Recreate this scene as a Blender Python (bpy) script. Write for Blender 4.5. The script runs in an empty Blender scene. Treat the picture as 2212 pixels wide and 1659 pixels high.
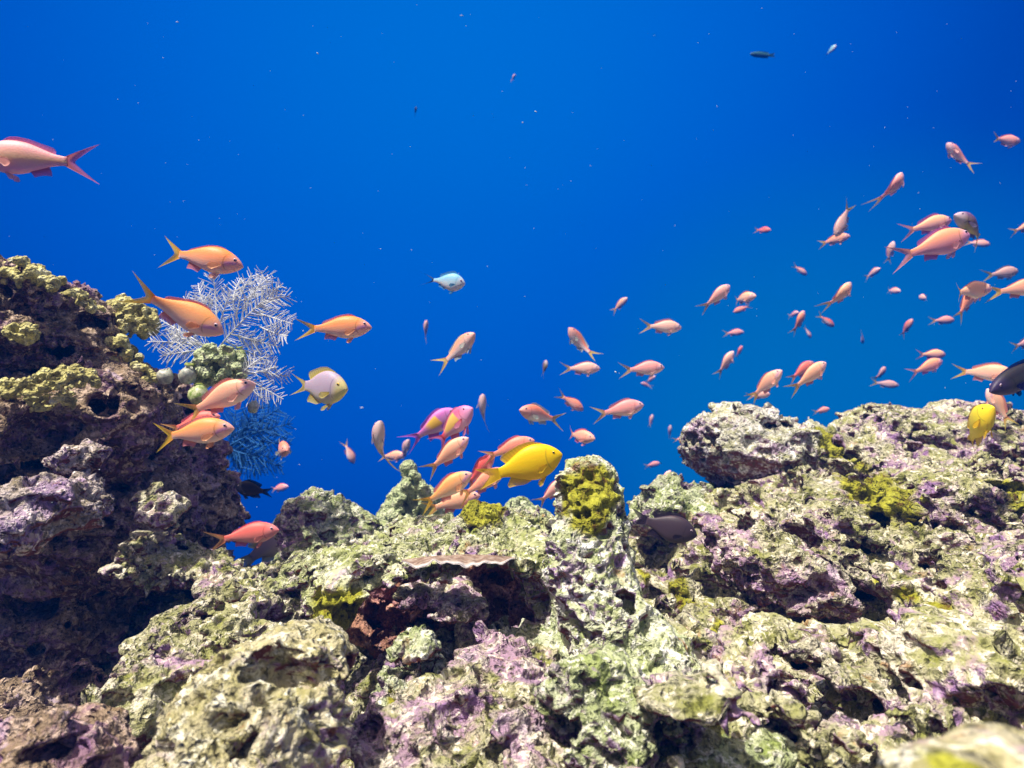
import bpy, math, random
import numpy as np
from mathutils import Vector, Matrix

# ------------------------------------------------------------------ camera, light, water
S = bpy.context.scene
COL = S.collection
F = 1441.0            # focal length in units of a 2212 x 1659 picture
CU, CV = 1106.0, 829.5
cam_d = bpy.data.cameras.new("camera")
cam = bpy.data.objects.new("camera", cam_d); COL.objects.link(cam)
cam.location = (0, 0, 0); cam.rotation_euler = (math.radians(90), 0, 0)
cam_d.sensor_width = 36.0; cam_d.lens = 36.0 * F / 2212.0
cam_d.clip_start = 0.01; cam_d.clip_end = 200.0
cam_d.dof.use_dof = True; cam_d.dof.focus_distance = 0.66; cam_d.dof.aperture_fstop = 9.5
S.camera = cam
S.view_settings.view_transform = 'Standard'; S.view_settings.look = 'None'
S.view_settings.exposure = 0.98; S.view_settings.gamma = 1.0
S.cycles.use_denoising = True
S.cycles.max_bounces = 6; S.cycles.diffuse_bounces = 4; S.cycles.glossy_bounces = 2
S.cycles.transparent_max_bounces = 12; S.cycles.volume_bounces = 0

SUN = Vector((-0.36, -0.27, 1.0)).normalized()
sun_el = math.asin(SUN.z); sun_az = math.atan2(SUN.x, SUN.y)
sd = bpy.data.lights.new("sun", 'SUN'); sd.energy = 3.9; sd.angle = math.radians(0.8); sd.color = (1.0, 0.93, 0.80)
so = bpy.data.objects.new("sun", sd); COL.objects.link(so)
so.rotation_euler = SUN.to_track_quat('Z', 'Y').to_euler(); so.location = (0, 0, 3)

W = bpy.data.worlds.new("World"); S.world = W; W.use_nodes = True
nt = W.node_tree; N = nt.nodes; Lk = nt.links
N.clear()
def wn(t, **k):
    n = N.new(t)
    for a, b in k.items(): setattr(n, a, b)
    return n
wout = wn('ShaderNodeOutputWorld'); wbg = wn('ShaderNodeBackground'); wsky = wn('ShaderNodeBackground'); wmix = wn('ShaderNodeMixShader')
sky = wn('ShaderNodeTexSky'); sky.sky_type = 'NISHITA'; sky.sun_disc = False
sky.sun_elevation = sun_el; sky.sun_rotation = sun_az
wsky.inputs['Strength'].default_value = 0.15
geo = wn('ShaderNodeTexCoord')
nrm = wn('ShaderNodeVectorMath', operation='NORMALIZE'); Lk.new(geo.outputs['Generated'], nrm.inputs[0])
dot = wn('ShaderNodeVectorMath', operation='DOT_PRODUCT'); Lk.new(nrm.outputs[0], dot.inputs[0])
dot.inputs[1].default_value = Vector((-0.10, 1.0, 0.50)).normalized()
rmp = wn('ShaderNodeValToRGB'); Lk.new(dot.outputs['Value'], rmp.inputs['Fac'])
cr = rmp.color_ramp
cr.elements[0].position = 0.0; cr.elements[0].color = (0.0, 0.010, 0.07, 1)
cr.elements[1].position = 1.0; cr.elements[1].color = (0.0, 0.142, 0.585, 1)
for p, c in ((0.60, (0.0, 0.030, 0.26, 1)), (0.78, (0.0, 0.044, 0.345, 1)), (0.85, (0.0, 0.072, 0.46, 1)), (0.95, (0.0, 0.116, 0.56, 1))):
    e = cr.elements.new(p); e.color = c
dt2 = wn('ShaderNodeVectorMath', operation='DOT_PRODUCT'); Lk.new(nrm.outputs[0], dt2.inputs[0]); dt2.inputs[1].default_value = Vector((0.50, 1.0, -0.10)).normalized()
m2 = wn('ShaderNodeMapRange'); m2.interpolation_type = 'SMOOTHSTEP'; m2.inputs['From Min'].default_value = 0.90; m2.inputs['From Max'].default_value = 0.995; m2.inputs['To Max'].default_value = 0.9
Lk.new(dt2.outputs['Value'], m2.inputs['Value'])
tm_ = wn('ShaderNodeMix'); tm_.data_type = 'RGBA'; Lk.new(m2.outputs['Result'], tm_.inputs[0]); Lk.new(rmp.outputs['Color'], tm_.inputs[6]); tm_.inputs[7].default_value = (0.0, 0.165, 0.41, 1)   # greener water above the shallow slope
Lk.new(tm_.outputs[2], wbg.inputs['Color']); wbg.inputs['Strength'].default_value = 0.62
sep = wn('ShaderNodeSeparateXYZ'); Lk.new(nrm.outputs[0], sep.inputs[0])
mr = wn('ShaderNodeMapRange'); mr.interpolation_type = 'SMOOTHSTEP'
mr.inputs['From Min'].default_value = 0.535; mr.inputs['From Max'].default_value = 0.76
Lk.new(sep.outputs['Z'], mr.inputs['Value'])
wb = wn('ShaderNodeMix'); wb.data_type = 'RGBA'; wb.blend_type = 'MULTIPLY'; wb.inputs[0].default_value = 1.0
Lk.new(sky.outputs['Color'], wb.inputs[6]); wb.inputs[7].default_value = (1.7, 1.15, 0.72, 1)   # white balance of an underwater picture
Lk.new(wb.outputs[2], wsky.inputs['Color'])
Lk.new(mr.outputs['Result'], wmix.inputs['Fac']); Lk.new(wbg.outputs[0], wmix.inputs[1]); Lk.new(wsky.outputs[0], wmix.inputs[2])
Lk.new(wmix.outputs[0], wout.inputs['Surface'])

# ------------------------------------------------------------------ helpers
rnd = random.Random(7)
def P(u, v, d):
    return np.array(((u - CU) / F * d, d, (CV - v) / F * d))

def tag(o, label=None, cat=None, group=None, kind=None):
    if label: o['label'] = label
    if cat: o['category'] = cat
    if group: o['group'] = group
    if kind: o['kind'] = kind
    return o

def mesh_np(name, verts, faces, mat, parent=None, smooth=True, attrs=None, fmat=None, mats=None):
    """faces: (n,3) or (n,4) array, or a list of arrays"""
    me = bpy.data.meshes.new(name)
    if not isinstance(faces, list): faces = [faces]
    faces = [np.asarray(f, dtype=np.int32) for f in faces if len(f)]
    me.vertices.add(len(verts)); me.vertices.foreach_set('co', np.asarray(verts, dtype=np.float32).ravel())
    loops = np.concatenate([f.ravel() for f in faces])
    sizes = np.concatenate([np.full(len(f), f.shape[1], dtype=np.int32) for f in faces])
    starts = np.concatenate(([0], np.cumsum(sizes)[:-1])).astype(np.int32)
    me.loops.add(len(loops)); me.loops.foreach_set('vertex_index', loops)
    me.polygons.add(len(sizes)); me.polygons.foreach_set('loop_start', starts)
    me.update(calc_edges=True); me.validate()
    if smooth: me.polygons.foreach_set('use_smooth', np.ones(len(me.polygons), dtype=bool))
    for k, a in (attrs or {}).items():
        at = me.attributes.new(k, 'FLOAT', 'POINT'); at.data.foreach_set('value', np.asarray(a, dtype=np.float32))
    for m in (mats or [mat]): me.materials.append(m)
    if fmat is not None: me.polygons.foreach_set('material_index', np.asarray(fmat, dtype=np.int32))
    o = bpy.data.objects.new(name, me); COL.objects.link(o)
    if parent: o.parent = parent
    return o

def empty(name, loc, rot=None):
    o = bpy.data.objects.new(name, None); COL.objects.link(o); o.location = loc; o.empty_display_size = 0.02
    if rot is not None: o.rotation_euler = rot
    return o

# ---- noise in numpy
def _hash(ix, iy, iz, seed):
    h = (ix.astype(np.uint32) * np.uint32(374761393)) ^ (iy.astype(np.uint32) * np.uint32(668265263)) ^ (iz.astype(np.uint32) * np.uint32(2246822519)) ^ np.uint32(seed * 97531 + 17)
    h = (h ^ (h >> np.uint32(15))) * np.uint32(2654435761)
    h = (h ^ (h >> np.uint32(13))) * np.uint32(1274126177)
    return h ^ (h >> np.uint32(16))

def perlin(p, seed=0):
    p = np.asarray(p, dtype=np.float32); out = np.empty(len(p), dtype=np.float32)
    for s in range(0, len(p), 400000):
        q = p[s:s + 400000]; i = np.floor(q).astype(np.int32); f = q - i
        w = f * f * f * (f * (f * 6 - 15) + 10)
        acc = np.zeros(len(q), dtype=np.float32)
        for dx in (0, 1):
            wx = w[:, 0] if dx else 1 - w[:, 0]
            for dy in (0, 1):
                wy = w[:, 1] if dy else 1 - w[:, 1]
                for dz in (0, 1):
                    wz = w[:, 2] if dz else 1 - w[:, 2]
                    h = _hash(i[:, 0] + dx, i[:, 1] + dy, i[:, 2] + dz, seed)
                    gx = (h & np.uint32(1023)).astype(np.float32) / 511.5 - 1
                    gy = ((h >> np.uint32(10)) & np.uint32(1023)).astype(np.float32) / 511.5 - 1
                    gz = ((h >> np.uint32(20)) & np.uint32(1023)).astype(np.float32) / 511.5 - 1
                    acc += wx * wy * wz * (gx * (f[:, 0] - dx) + gy * (f[:, 1] - dy) + gz * (f[:, 2] - dz))
        out[s:s + 400000] = acc
    return out * 1.5

def fbm(p, freq, octv=3, seed=0, gain=0.5):
    a, t = 1.0, 0
    for k in range(octv):
        t = t + a * perlin(p * (freq * 2.03 ** k), seed + k); a *= gain
    return t

def ridged(p, freq, octv=2, seed=0, gain=0.5):
    a, t = 1.0, 0
    for k in range(octv):
        t = t + a * (1 - 2 * np.abs(perlin(p * (freq * 2.07 ** k), seed + k))); a *= gain
    return t

def worley(p, freq, seed=0):
    """F1 distance in cell units and the random value of the nearest point"""
    p = np.asarray(p, dtype=np.float32) * freq
    d1 = np.empty(len(p), dtype=np.float32); rv = np.empty(len(p), dtype=np.float32)
    for s in range(0, len(p), 400000):
        q = p[s:s + 400000]; i = np.floor(q).astype(np.int32); f = q - i
        best = np.full(len(q), 9.0, dtype=np.float32); r = np.zeros(len(q), dtype=np.float32)
        for dx in (-1, 0, 1):
            for dy in (-1, 0, 1):
                for dz in (-1, 0, 1):
                    h = _hash(i[:, 0] + dx, i[:, 1] + dy, i[:, 2] + dz, seed)
                    jx = (h & np.uint32(255)).astype(np.float32) / 255; jy = ((h >> np.uint32(8)) & np.uint32(255)).astype(np.float32) / 255
                    jz = ((h >> np.uint32(16)) & np.uint32(255)).astype(np.float32) / 255
                    d = (dx + jx - f[:, 0]) ** 2 + (dy + jy - f[:, 1]) ** 2 + (dz + jz - f[:, 2]) ** 2
                    m = d < best
                    best = np.where(m, d, best); r = np.where(m, (h >> np.uint32(24)).astype(np.float32) / 255, r)
        d1[s:s + 400000] = np.sqrt(best); rv[s:s + 400000] = r
    return d1, rv

def sstep(a, b, x):
    t = np.clip((x - a) / (b - a), 0, 1); return t * t * (3 - 2 * t)

# ---- implicit surfaces -> mesh (naive surface nets)
def surface_nets(f, org, h):
    ins = f < 0
    c = [ins[dx:ins.shape[0] - 1 + dx, dy:ins.shape[1] - 1 + dy, dz:ins.shape[2] - 1 + dz] for dx in (0, 1) for dy in (0, 1) for dz in (0, 1)]
    anyi = np.logical_or.reduce(c); alli = np.logical_and.reduce(c)
    act = anyi & ~alli
    idx = np.argwhere(act); n = len(idx)
    ids = np.full(act.shape, -1, dtype=np.int32); ids[act] = np.arange(n)
    offs = np.array([(dx, dy, dz) for dx in (0, 1) for dy in (0, 1) for dz in (0, 1)])
    vals = np.stack([f[idx[:, 0] + o[0], idx[:, 1] + o[1], idx[:, 2] + o[2]] for o in offs], 1)
    pos = np.zeros((n, 3)); cnt = np.zeros(n)
    for a in range(8):
        for b in range(a + 1, 8):
            if np.abs(offs[a] - offs[b]).sum() != 1: continue
            fa, fb = vals[:, a], vals[:, b]; m = (fa < 0) != (fb < 0)
            t = np.where(m, fa / np.where(m, fa - fb, 1), 0)
            pos += np.where(m[:, None], offs[a] + t[:, None] * (offs[b] - offs[a]), 0); cnt += m
    pos = (idx + pos / cnt[:, None]) * h + org
    quads = []
    nx, ny, nz = f.shape
    def face(A, B, c00, c10, c11, c01):
        m = A != B; k = np.argwhere(m)
        if not len(k): return
        q = np.stack([x[m] for x in (c00, c10, c11, c01)], 1)
        flip = B[m]
        q[flip] = q[flip][:, ::-1]
        quads.append(q)
    face(ins[:-1, 1:-1, 1:-1], ins[1:, 1:-1, 1:-1], ids[:, :-1, :-1], ids[:, 1:, :-1], ids[:, 1:, 1:], ids[:, :-1, 1:])
    face(ins[1:-1, :-1, 1:-1], ins[1:-1, 1:, 1:-1], ids[:-1, :, :-1], ids[:-1, :, 1:], ids[1:, :, 1:], ids[1:, :, :-1])
    face(ins[1:-1, 1:-1, :-1], ins[1:-1, 1:-1, 1:], ids[:-1, :-1, :], ids[1:, :-1, :], ids[1:, 1:, :], ids[:-1, 1:, :])
    return pos, np.concatenate(quads)

def drop_islands(v, q):
    lab = np.arange(len(v))
    e = np.concatenate([q[:, [0, 1]], q[:, [1, 2]], q[:, [2, 3]], q[:, [3, 0]]])
    for _ in range(400):
        m = np.minimum(lab[e[:, 0]], lab[e[:, 1]]); old = lab.copy()
        np.minimum.at(lab, e[:, 0], m); np.minimum.at(lab, e[:, 1], m)
        lab = lab[lab]; lab = lab[lab]
        if (lab == old).all(): break
    u, c = np.unique(lab, return_counts=True)
    keep = lab == u[np.argmax(c)]
    remap = np.cumsum(keep) - 1
    return v[keep], remap[q[keep[q[:, 0]]]]

def vnormals(v, q):
    n = np.cross(v[q[:, 2]] - v[q[:, 0]], v[q[:, 3]] - v[q[:, 1]]); out = np.zeros_like(v)
    for k in range(3):
        for j in range(4): out[:, k] += np.bincount(q[:, j], n[:, k], len(v))
    return out / (np.linalg.norm(out, axis=1, keepdims=True) + 1e-12)

def subdivide(name, v, q, levels):
    """each quad into four, then one smoothing pass"""
    v = np.asarray(v, dtype=np.float64)
    for _ in range(levels):
        n = len(v); e = np.stack([q, np.roll(q, -1, 1)], -1).reshape(-1, 2).astype(np.int64); e.sort(1)
        key, inv = np.unique(e[:, 0] * n + e[:, 1], return_inverse=True)
        ea, eb = key // n, key % n; inv = inv.reshape(-1, 4) + n
        c = np.arange(len(q)) + n + len(key)
        nv = np.concatenate([v, (v[ea] + v[eb]) / 2, v[q].mean(1)])
        q = np.concatenate([np.stack([q[:, j], inv[:, j], c, inv[:, (j + 3) % 4]], 1) for j in range(4)]).astype(np.int32)
        v = nv
        cen = v[q].mean(1); acc = np.zeros_like(v); cnt = np.zeros(len(v))
        for j in range(4):
            cnt += np.bincount(q[:, j], minlength=len(v))
            for k in range(3): acc[:, k] += np.bincount(q[:, j], cen[:, k], len(v))
        v = .35 * v + .65 * acc / cnt[:, None]
    return v.astype(np.float32), vnormals(v, q).astype(np.float32), q

def ell(p, c, r, tilt=0.0):
    q = p - c
    if tilt:
        a = math.radians(tilt); x = q[..., 0] * math.cos(a) + q[..., 2] * math.sin(a); z = -q[..., 0] * math.sin(a) + q[..., 2] * math.cos(a)
        q = np.stack((x, q[..., 1], z), -1)
    k0 = np.sqrt(((q / r) ** 2).sum(-1)); k1 = np.sqrt(((q / (r * r)) ** 2).sum(-1))
    return k0 * (k0 - 1) / np.maximum(k1, 1e-6)

def smin(a, b, k):
    h = np.clip(0.5 + 0.5 * (b - a) / k, 0, 1); return b * (1 - h) + a * h - k * h * (1 - h)

def blob(b):
    """(u, v, d, ru, rv, rd[, tilt]) in picture units at depth d -> centre, radii, tilt"""
    u, v, d, ru, rv, rd = b[:6]
    return P(u, v, d), np.array((ru / F * d, rd, rv / F * d)), (b[6] if len(b) > 6 else 0.0)

def detail(v, n, s=1.0, amp=1.0, seed=0):
    """surface relief of dead reef limestone: ridges, bumps and pits"""
    w = v + 0.010 * np.stack([perlin(v * 30 + k * 17.3, seed + 40 + k) for k in range(3)], 1)
    d = 0.0060 * (ridged(w, 36 * s, 3, seed + 1, 0.60) - .9) + 0.0030 * fbm(w, 125 * s, 2, seed + 5, 0.6)
    f1, r1 = worley(w, 40 * s, seed + 9)
    rad = 0.30 + 0.26 * r1
    pit = (1 - sstep(rad * 0.45, rad, f1)) * (r1 > 0.30)
    f2, r2 = worley(w * np.array((1, 1, 1.3), dtype=np.float32), 88 * s, seed + 11)
    pit2 = (1 - sstep(0.16, 0.44, f2)) * (r2 > 0.30)
    rough = np.clip(0.62 + 1.15 * perlin(v * 9, seed + 60), 0.26, 1.5)
    d = d * rough - 0.0120 * pit - 0.0060 * pit2 * rough
    return v + n * (d * amp)[:, None].astype(np.float32)

def rock_mesh(name, lo, hi, h, base, mat, low=(0.022, 8.0, 0.012, 21.0), seed=0, levels=1, s=1.0, amp=1.0, moss=(), parent=None, band=0.055, holes=1.0, shelf=.012):
    lo = np.asarray(lo, dtype=float); hi = np.asarray(hi, dtype=float)
    dims = np.ceil((hi - lo) / h).astype(int) + 1
    ax = [lo[k] + np.arange(dims[k]) * h for k in range(3)]
    f = np.empty(tuple(dims), dtype=np.float32)
    for i in range(dims[0]):      # slab by slab keeps memory low
        g = np.stack(np.meshgrid(ax[0][i:i + 1], ax[1], ax[2], indexing='ij'), -1)
        f[i] = base(g)[0]
    m = np.abs(f) < band
    idx = np.argwhere(m)
    p = (lo + idx * h).astype(np.float32)
    a1, f1, a2, f2 = low
    f[m] += -a1 * fbm(p, f1, 2, seed + 101) - a2 * (ridged(p * np.array((1, 1, 1.4), dtype=np.float32), f2, 2, seed + 131) - .7)
    sh = p + .02 * np.stack([perlin(p * 14 + k * 7.1, seed + 190 + k) for k in range(3)], 1)
    sh = np.stack((sh[:, 0], sh[:, 1], sh[:, 2] + .35 * sh[:, 0] + .15 * sh[:, 1]), 1)
    f[m] += -shelf * (ridged(sh * np.array((.75, .75, 2.6), dtype=np.float32), 9.0, 2, seed + 200, .45) - .55)
    if holes:
        pw = p + .012 * np.stack([perlin(p * 26 + k * 11.7, seed + 150 + k) for k in range(3)], 1)
        for (fr, share, r0) in ((10.0, .26 * holes, .34), (17.0, .36 * holes, .36), (31.0, .36 * holes, .34)):
            f1_, r1_ = worley(pw * np.array((1, 1, 1.35), dtype=np.float32), fr, seed + 170 + int(fr))
            cut = (f1_ - (r0 + .12 * r1_)) / fr
            cut = np.where(r1_ < share, cut, .05)
            f[m] = -smin(-f[m], cut, .004)
    f[0] = f[-1] = 1; f[:, 0] = f[:, -1] = 1; f[:, :, 0] = f[:, :, -1] = 1
    v, q = surface_nets(f, lo, h)
    v, q = drop_islands(v, q)
    co, no, fa = subdivide(name, v, q, levels)
    co = detail(co, no, s, amp, seed)
    ms = np.zeros(len(co), dtype=np.float32)
    if len(moss):
        wob = 0.28 * fbm(co, 45, 3, seed + 71)
        for (c, r) in moss:
            dd = np.sqrt((((co - c) / r) ** 2).sum(1)) + wob
            ms = np.maximum(ms, 1 - sstep(0.82, 1.05, dd))
    return mesh_np(name, co, fa, mat, parent, attrs={'moss': ms})

# ------------------------------------------------------------------ materials
def new_mat(name):
    m = bpy.data.materials.new(name); m.use_nodes = True
    t = m.node_tree; t.nodes.clear()
    o = t.nodes.new('ShaderNodeOutputMaterial'); b = t.nodes.new('ShaderNodeBsdfPrincipled')
    t.links.new(b.outputs[0], o.inputs['Surface'])
    return m, t, b, o

def ramp(t, fac, stops):
    r = t.nodes.new('ShaderNodeValToRGB'); e = r.color_ramp.elements
    while len(e) > 1: e.remove(e[-1])
    e[0].position = stops[0][0]; e[0].color = (*stops[0][1], 1)
    for p, c in stops[1:]:
        x = e.new(p); x.color = (*c, 1)
    t.links.new(fac, r.inputs['Fac']); return r.outputs['Color']

def mixc(t, fac, a, b, mode='MIX'):
    n = t.nodes.new('ShaderNodeMix'); n.data_type = 'RGBA'; n.blend_type = mode
    for s, v in ((n.inputs[0], fac), (n.inputs[6], a), (n.inputs[7], b)):
        if hasattr(v, 'is_output'): t.links.new(v, s)
        elif isinstance(v, (int, float)): s.default_value = v
        else: s.default_value = (*v, 1)
    return n.outputs[2]

def math_n(t, op, a, b=None, clamp=False):
    n = t.nodes.new('ShaderNodeMath'); n.operation = op; n.use_clamp = clamp
    for s, v in ((n.inputs[0], a), (n.inputs[1], b)):
        if v is None: continue
        if hasattr(v, 'is_output'): t.links.new(v, s)
        else: s.default_value = v
    return n.outputs[0]

def noise(t, vec, scale, det=4, rough=0.6, dist=0.0):
    n = t.nodes.new('ShaderNodeTexNoise'); n.inputs['Scale'].default_value = scale; n.inputs['Detail'].default_value = det
    n.inputs['Roughness'].default_value = rough; n.inputs['Distortion'].default_value = dist
    t.links.new(vec, n.inputs['Vector']); return n.outputs['Fac']

def voro(t, vec, scale, feature='F1'):
    n = t.nodes.new('ShaderNodeTexVoronoi'); n.feature = feature; n.inputs['Scale'].default_value = scale
    t.links.new(vec, n.inputs['Vector']); return n.outputs['Distance']

def bump(t, bsdf, height, dist, strength=1.0):
    n = t.nodes.new('ShaderNodeBump'); n.inputs['Distance'].default_value = dist; n.inputs['Strength'].default_value = strength
    t.links.new(height, n.inputs['Height']); t.links.new(n.outputs[0], bsdf.inputs['Normal'])

def attr(t, name):
    n = t.nodes.new('ShaderNodeAttribute'); n.attribute_name = name; return n.outputs['Fac']

def reef_material(name, pale=(0.62, 0.58, 0.48), turf=(0.25, 0.27, 0.055), pink=(0.38, 0.23, 0.38), maroon=(0.17, 0.05, 0.045), pinkness=0.42, turfness=0.62, fine=1.0):
    m, t, b, o = new_mat(name)
    g = t.nodes.new('ShaderNodeNewGeometry'); pos = g.outputs['Position']
    sx = t.nodes.new('ShaderNodeSeparateXYZ'); t.links.new(g.outputs['Normal'], sx.inputs[0])
    big = noise(t, pos, 9.0, 4, 0.6); mid = noise(t, pos, 38.0, 5, 0.65, 0.4); fin = noise(t, pos, 210.0 * fine, 3, 0.7); fin2 = noise(t, pos, 95.0 * fine, 4, 0.7, 0.6)
    c = ramp(t, mid, ((0.34, turf), (0.47, tuple(0.55 * x + 0.45 * y for x, y in zip(turf, pale))), (0.60, pale), (0.72, tuple(min(1, x * 1.25) for x in pale))))
    tm = ramp(t, big, ((0.44 - 0.12 * turfness, (0, 0, 0)), (0.60 - 0.12 * turfness, (1, 1, 1))))
    c = mixc(t, math_n(t, 'MULTIPLY', tm, 0.55), c, turf)
    # crustose pink algae in patches
    pk = noise(t, pos, 16.0, 5, 0.65, 0.5)
    pm = ramp(t, pk, ((0.60 - 0.16 * pinkness, (0, 0, 0)), (0.68 - 0.16 * pinkness, (1, 1, 1))))
    c = mixc(t, math_n(t, 'MULTIPLY', pm, 0.85), c, pink)
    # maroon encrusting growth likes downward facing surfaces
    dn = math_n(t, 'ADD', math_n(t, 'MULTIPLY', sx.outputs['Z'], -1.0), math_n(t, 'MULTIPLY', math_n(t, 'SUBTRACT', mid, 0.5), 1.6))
    # violet crust, also painting in the violet shade of steep and downward faces
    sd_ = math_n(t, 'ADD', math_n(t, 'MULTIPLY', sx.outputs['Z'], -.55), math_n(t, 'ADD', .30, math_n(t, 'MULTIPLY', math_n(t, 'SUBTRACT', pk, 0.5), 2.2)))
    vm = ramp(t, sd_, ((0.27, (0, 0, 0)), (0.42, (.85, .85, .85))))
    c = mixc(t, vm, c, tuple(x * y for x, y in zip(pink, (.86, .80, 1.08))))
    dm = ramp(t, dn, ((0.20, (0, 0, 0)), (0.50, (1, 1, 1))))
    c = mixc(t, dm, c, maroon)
    # speckle of bare white and turf tufts
    c = mixc(t, ramp(t, fin2, ((0.52, (0, 0, 0)), (0.62, (0.85, 0.85, 0.85)))), c, tuple(min(.95, x * 1.55) for x in pale))
    c = mixc(t, ramp(t, fin, ((0.36, (0.8, 0.8, 0.8)), (0.47, (0, 0, 0)))), c, tuple(0.32 * x for x in turf))
    # pale lavender bloom and rusty film in small spots
    lv = noise(t, pos, 27.0, 4, 0.7, 0.8)
    c = mixc(t, ramp(t, lv, ((0.60, (0, 0, 0)), (0.68, (0.7, 0.7, 0.7)))), c, (0.46, 0.36, 0.48))
    ru = noise(t, pos, 22.0, 5, 0.7, 0.5)
    c = mixc(t, ramp(t, ru, ((0.30, (0.8, 0.8, 0.8)), (0.38, (0, 0, 0)))), c, (0.34, 0.16, 0.05))
    # yellow green sponge / algae patches
    ms = attr(t, 'moss')
    mn = noise(t, pos, 60.0, 4, 0.7)
    mcol = ramp(t, mn, ((0.36, (0.10, 0.055, 0.008)), (0.46, (0.27, 0.27, 0.015)), (0.66, (0.46, 0.47, 0.05))))
    c = mixc(t, ms, c, mcol)
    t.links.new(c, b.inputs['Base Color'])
    b.inputs['Roughness'].default_value = 0.8; b.inputs['Specular IOR Level'].default_value = 0.25
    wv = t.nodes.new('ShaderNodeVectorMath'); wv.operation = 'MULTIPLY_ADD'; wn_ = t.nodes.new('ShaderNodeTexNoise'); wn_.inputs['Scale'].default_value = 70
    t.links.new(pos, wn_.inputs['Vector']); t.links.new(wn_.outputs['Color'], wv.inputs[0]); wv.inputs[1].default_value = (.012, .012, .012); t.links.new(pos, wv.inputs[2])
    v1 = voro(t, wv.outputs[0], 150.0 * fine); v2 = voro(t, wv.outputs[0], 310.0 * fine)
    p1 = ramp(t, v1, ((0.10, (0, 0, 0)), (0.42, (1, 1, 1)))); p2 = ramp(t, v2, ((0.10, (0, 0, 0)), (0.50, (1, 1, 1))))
    c = mixc(t, math_n(t, 'MULTIPLY', ramp(t, v1, ((0.10, (1, 1, 1)), (0.26, (0, 0, 0)))), ramp(t, mid, ((0.46, (.85, .85, .85)), (0.62, (0, 0, 0))))), c, tuple(.22 * x for x in turf))  # dark turf in the pits, also painting the shade bump cannot cast
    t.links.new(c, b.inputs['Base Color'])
    hgt = math_n(t, 'ADD', math_n(t, 'ADD', math_n(t, 'MULTIPLY', fin, 0.9), math_n(t, 'MULTIPLY', fin2, 1.6)), math_n(t, 'ADD', math_n(t, 'MULTIPLY', p1, 1.25), math_n(t, 'MULTIPLY', p2, 0.35)))
    am = ramp(t, noise(t, pos, 14.0, 3, 0.6), ((0.40, (.26, .26, .26)), (0.62, (1, 1, 1))))
    hgt = math_n(t, 'MULTIPLY', hgt, am)
    bump(t, b, hgt, 0.0052, 1.0)
    return m

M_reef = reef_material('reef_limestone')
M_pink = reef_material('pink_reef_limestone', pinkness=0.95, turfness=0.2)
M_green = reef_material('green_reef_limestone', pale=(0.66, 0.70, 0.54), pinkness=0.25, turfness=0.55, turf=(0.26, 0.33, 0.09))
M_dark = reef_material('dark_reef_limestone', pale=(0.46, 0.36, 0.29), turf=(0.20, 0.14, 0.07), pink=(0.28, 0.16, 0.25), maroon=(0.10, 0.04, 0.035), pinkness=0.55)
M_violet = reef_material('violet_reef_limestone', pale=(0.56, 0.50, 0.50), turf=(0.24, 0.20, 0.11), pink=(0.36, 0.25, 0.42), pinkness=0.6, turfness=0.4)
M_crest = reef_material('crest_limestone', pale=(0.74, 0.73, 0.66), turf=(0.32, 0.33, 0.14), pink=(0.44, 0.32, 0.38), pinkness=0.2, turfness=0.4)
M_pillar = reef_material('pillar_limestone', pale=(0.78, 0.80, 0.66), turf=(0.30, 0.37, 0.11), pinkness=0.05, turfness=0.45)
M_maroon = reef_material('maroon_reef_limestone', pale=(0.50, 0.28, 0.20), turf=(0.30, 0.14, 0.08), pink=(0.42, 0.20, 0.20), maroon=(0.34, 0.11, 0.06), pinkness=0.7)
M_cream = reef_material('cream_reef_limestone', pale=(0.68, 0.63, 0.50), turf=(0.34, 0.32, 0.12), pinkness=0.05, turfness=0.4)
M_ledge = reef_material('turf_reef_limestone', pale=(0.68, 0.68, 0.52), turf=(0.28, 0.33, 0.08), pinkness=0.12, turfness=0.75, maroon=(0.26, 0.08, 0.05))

# ------------------------------------------------------------------ the reef bed: one sheet that slopes away and drops off
CTRL = [(1500,1659,.42),(1900,1659,.40),(1735,1590,.60),(1640,1659,.45),(2212,1659,.36),(1500,1400,.62),(1850,1400,.55),(2212,1350,.52),(1520,1200,.86),(1850,1180,.78),(2212,1150,.74),
        (1460,1125,1.02),(1330,1240,.92),(1850,1030,1.02),(2212,1010,1.02),(1850,960,1.28),(2212,930,1.28),(1100,1659,.52),(1100,1570,.64),(1000,1480,.80),(1200,1370,.84),
        (1000,1285,.98),(800,1285,1.02),(650,1350,.98),(640,1610,.68),(460,1659,.78),(280,1659,.76),(500,1375,.94),(350,1290,1.02),(0,1659,.84),(100,1540,.92),(0,1420,1.0)]
cp = np.array([P(*c) for c in CTRL])
extra = np.array([(-1.0, 1.0, -.42), (-1.1, .3, -.48), (1.3, 1.3, -.10), (1.2, .25, -.24), (0, .05, -.30), (-.6, .1, -.44), (.7, .05, -.26),
                  (0, 1.5, -.62), (-.6, 1.5, -.70), (.6, 1.75, -.42), (1.3, 1.9, -.40), (-1.2, 1.8, -.8), (0.0, 2.4, -1.3), (1.2, 2.6, -1.2)])
cp = np.concatenate([cp, extra])
def _tps_fit(p):
    n = len(p); r = np.linalg.norm(p[:, None, :2] - p[None, :, :2], axis=2)
    K = np.where(r > 0, r * r * np.log(np.maximum(r, 1e-9)), 0) + 2e-3 * np.eye(n)
    Q = np.c_[np.ones(n), p[:, :2]]
    A = np.block([[K, Q], [Q.T, np.zeros((3, 3))]])
    return np.linalg.solve(A, np.r_[p[:, 2], 0, 0, 0])
_tw = _tps_fit(cp)
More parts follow.
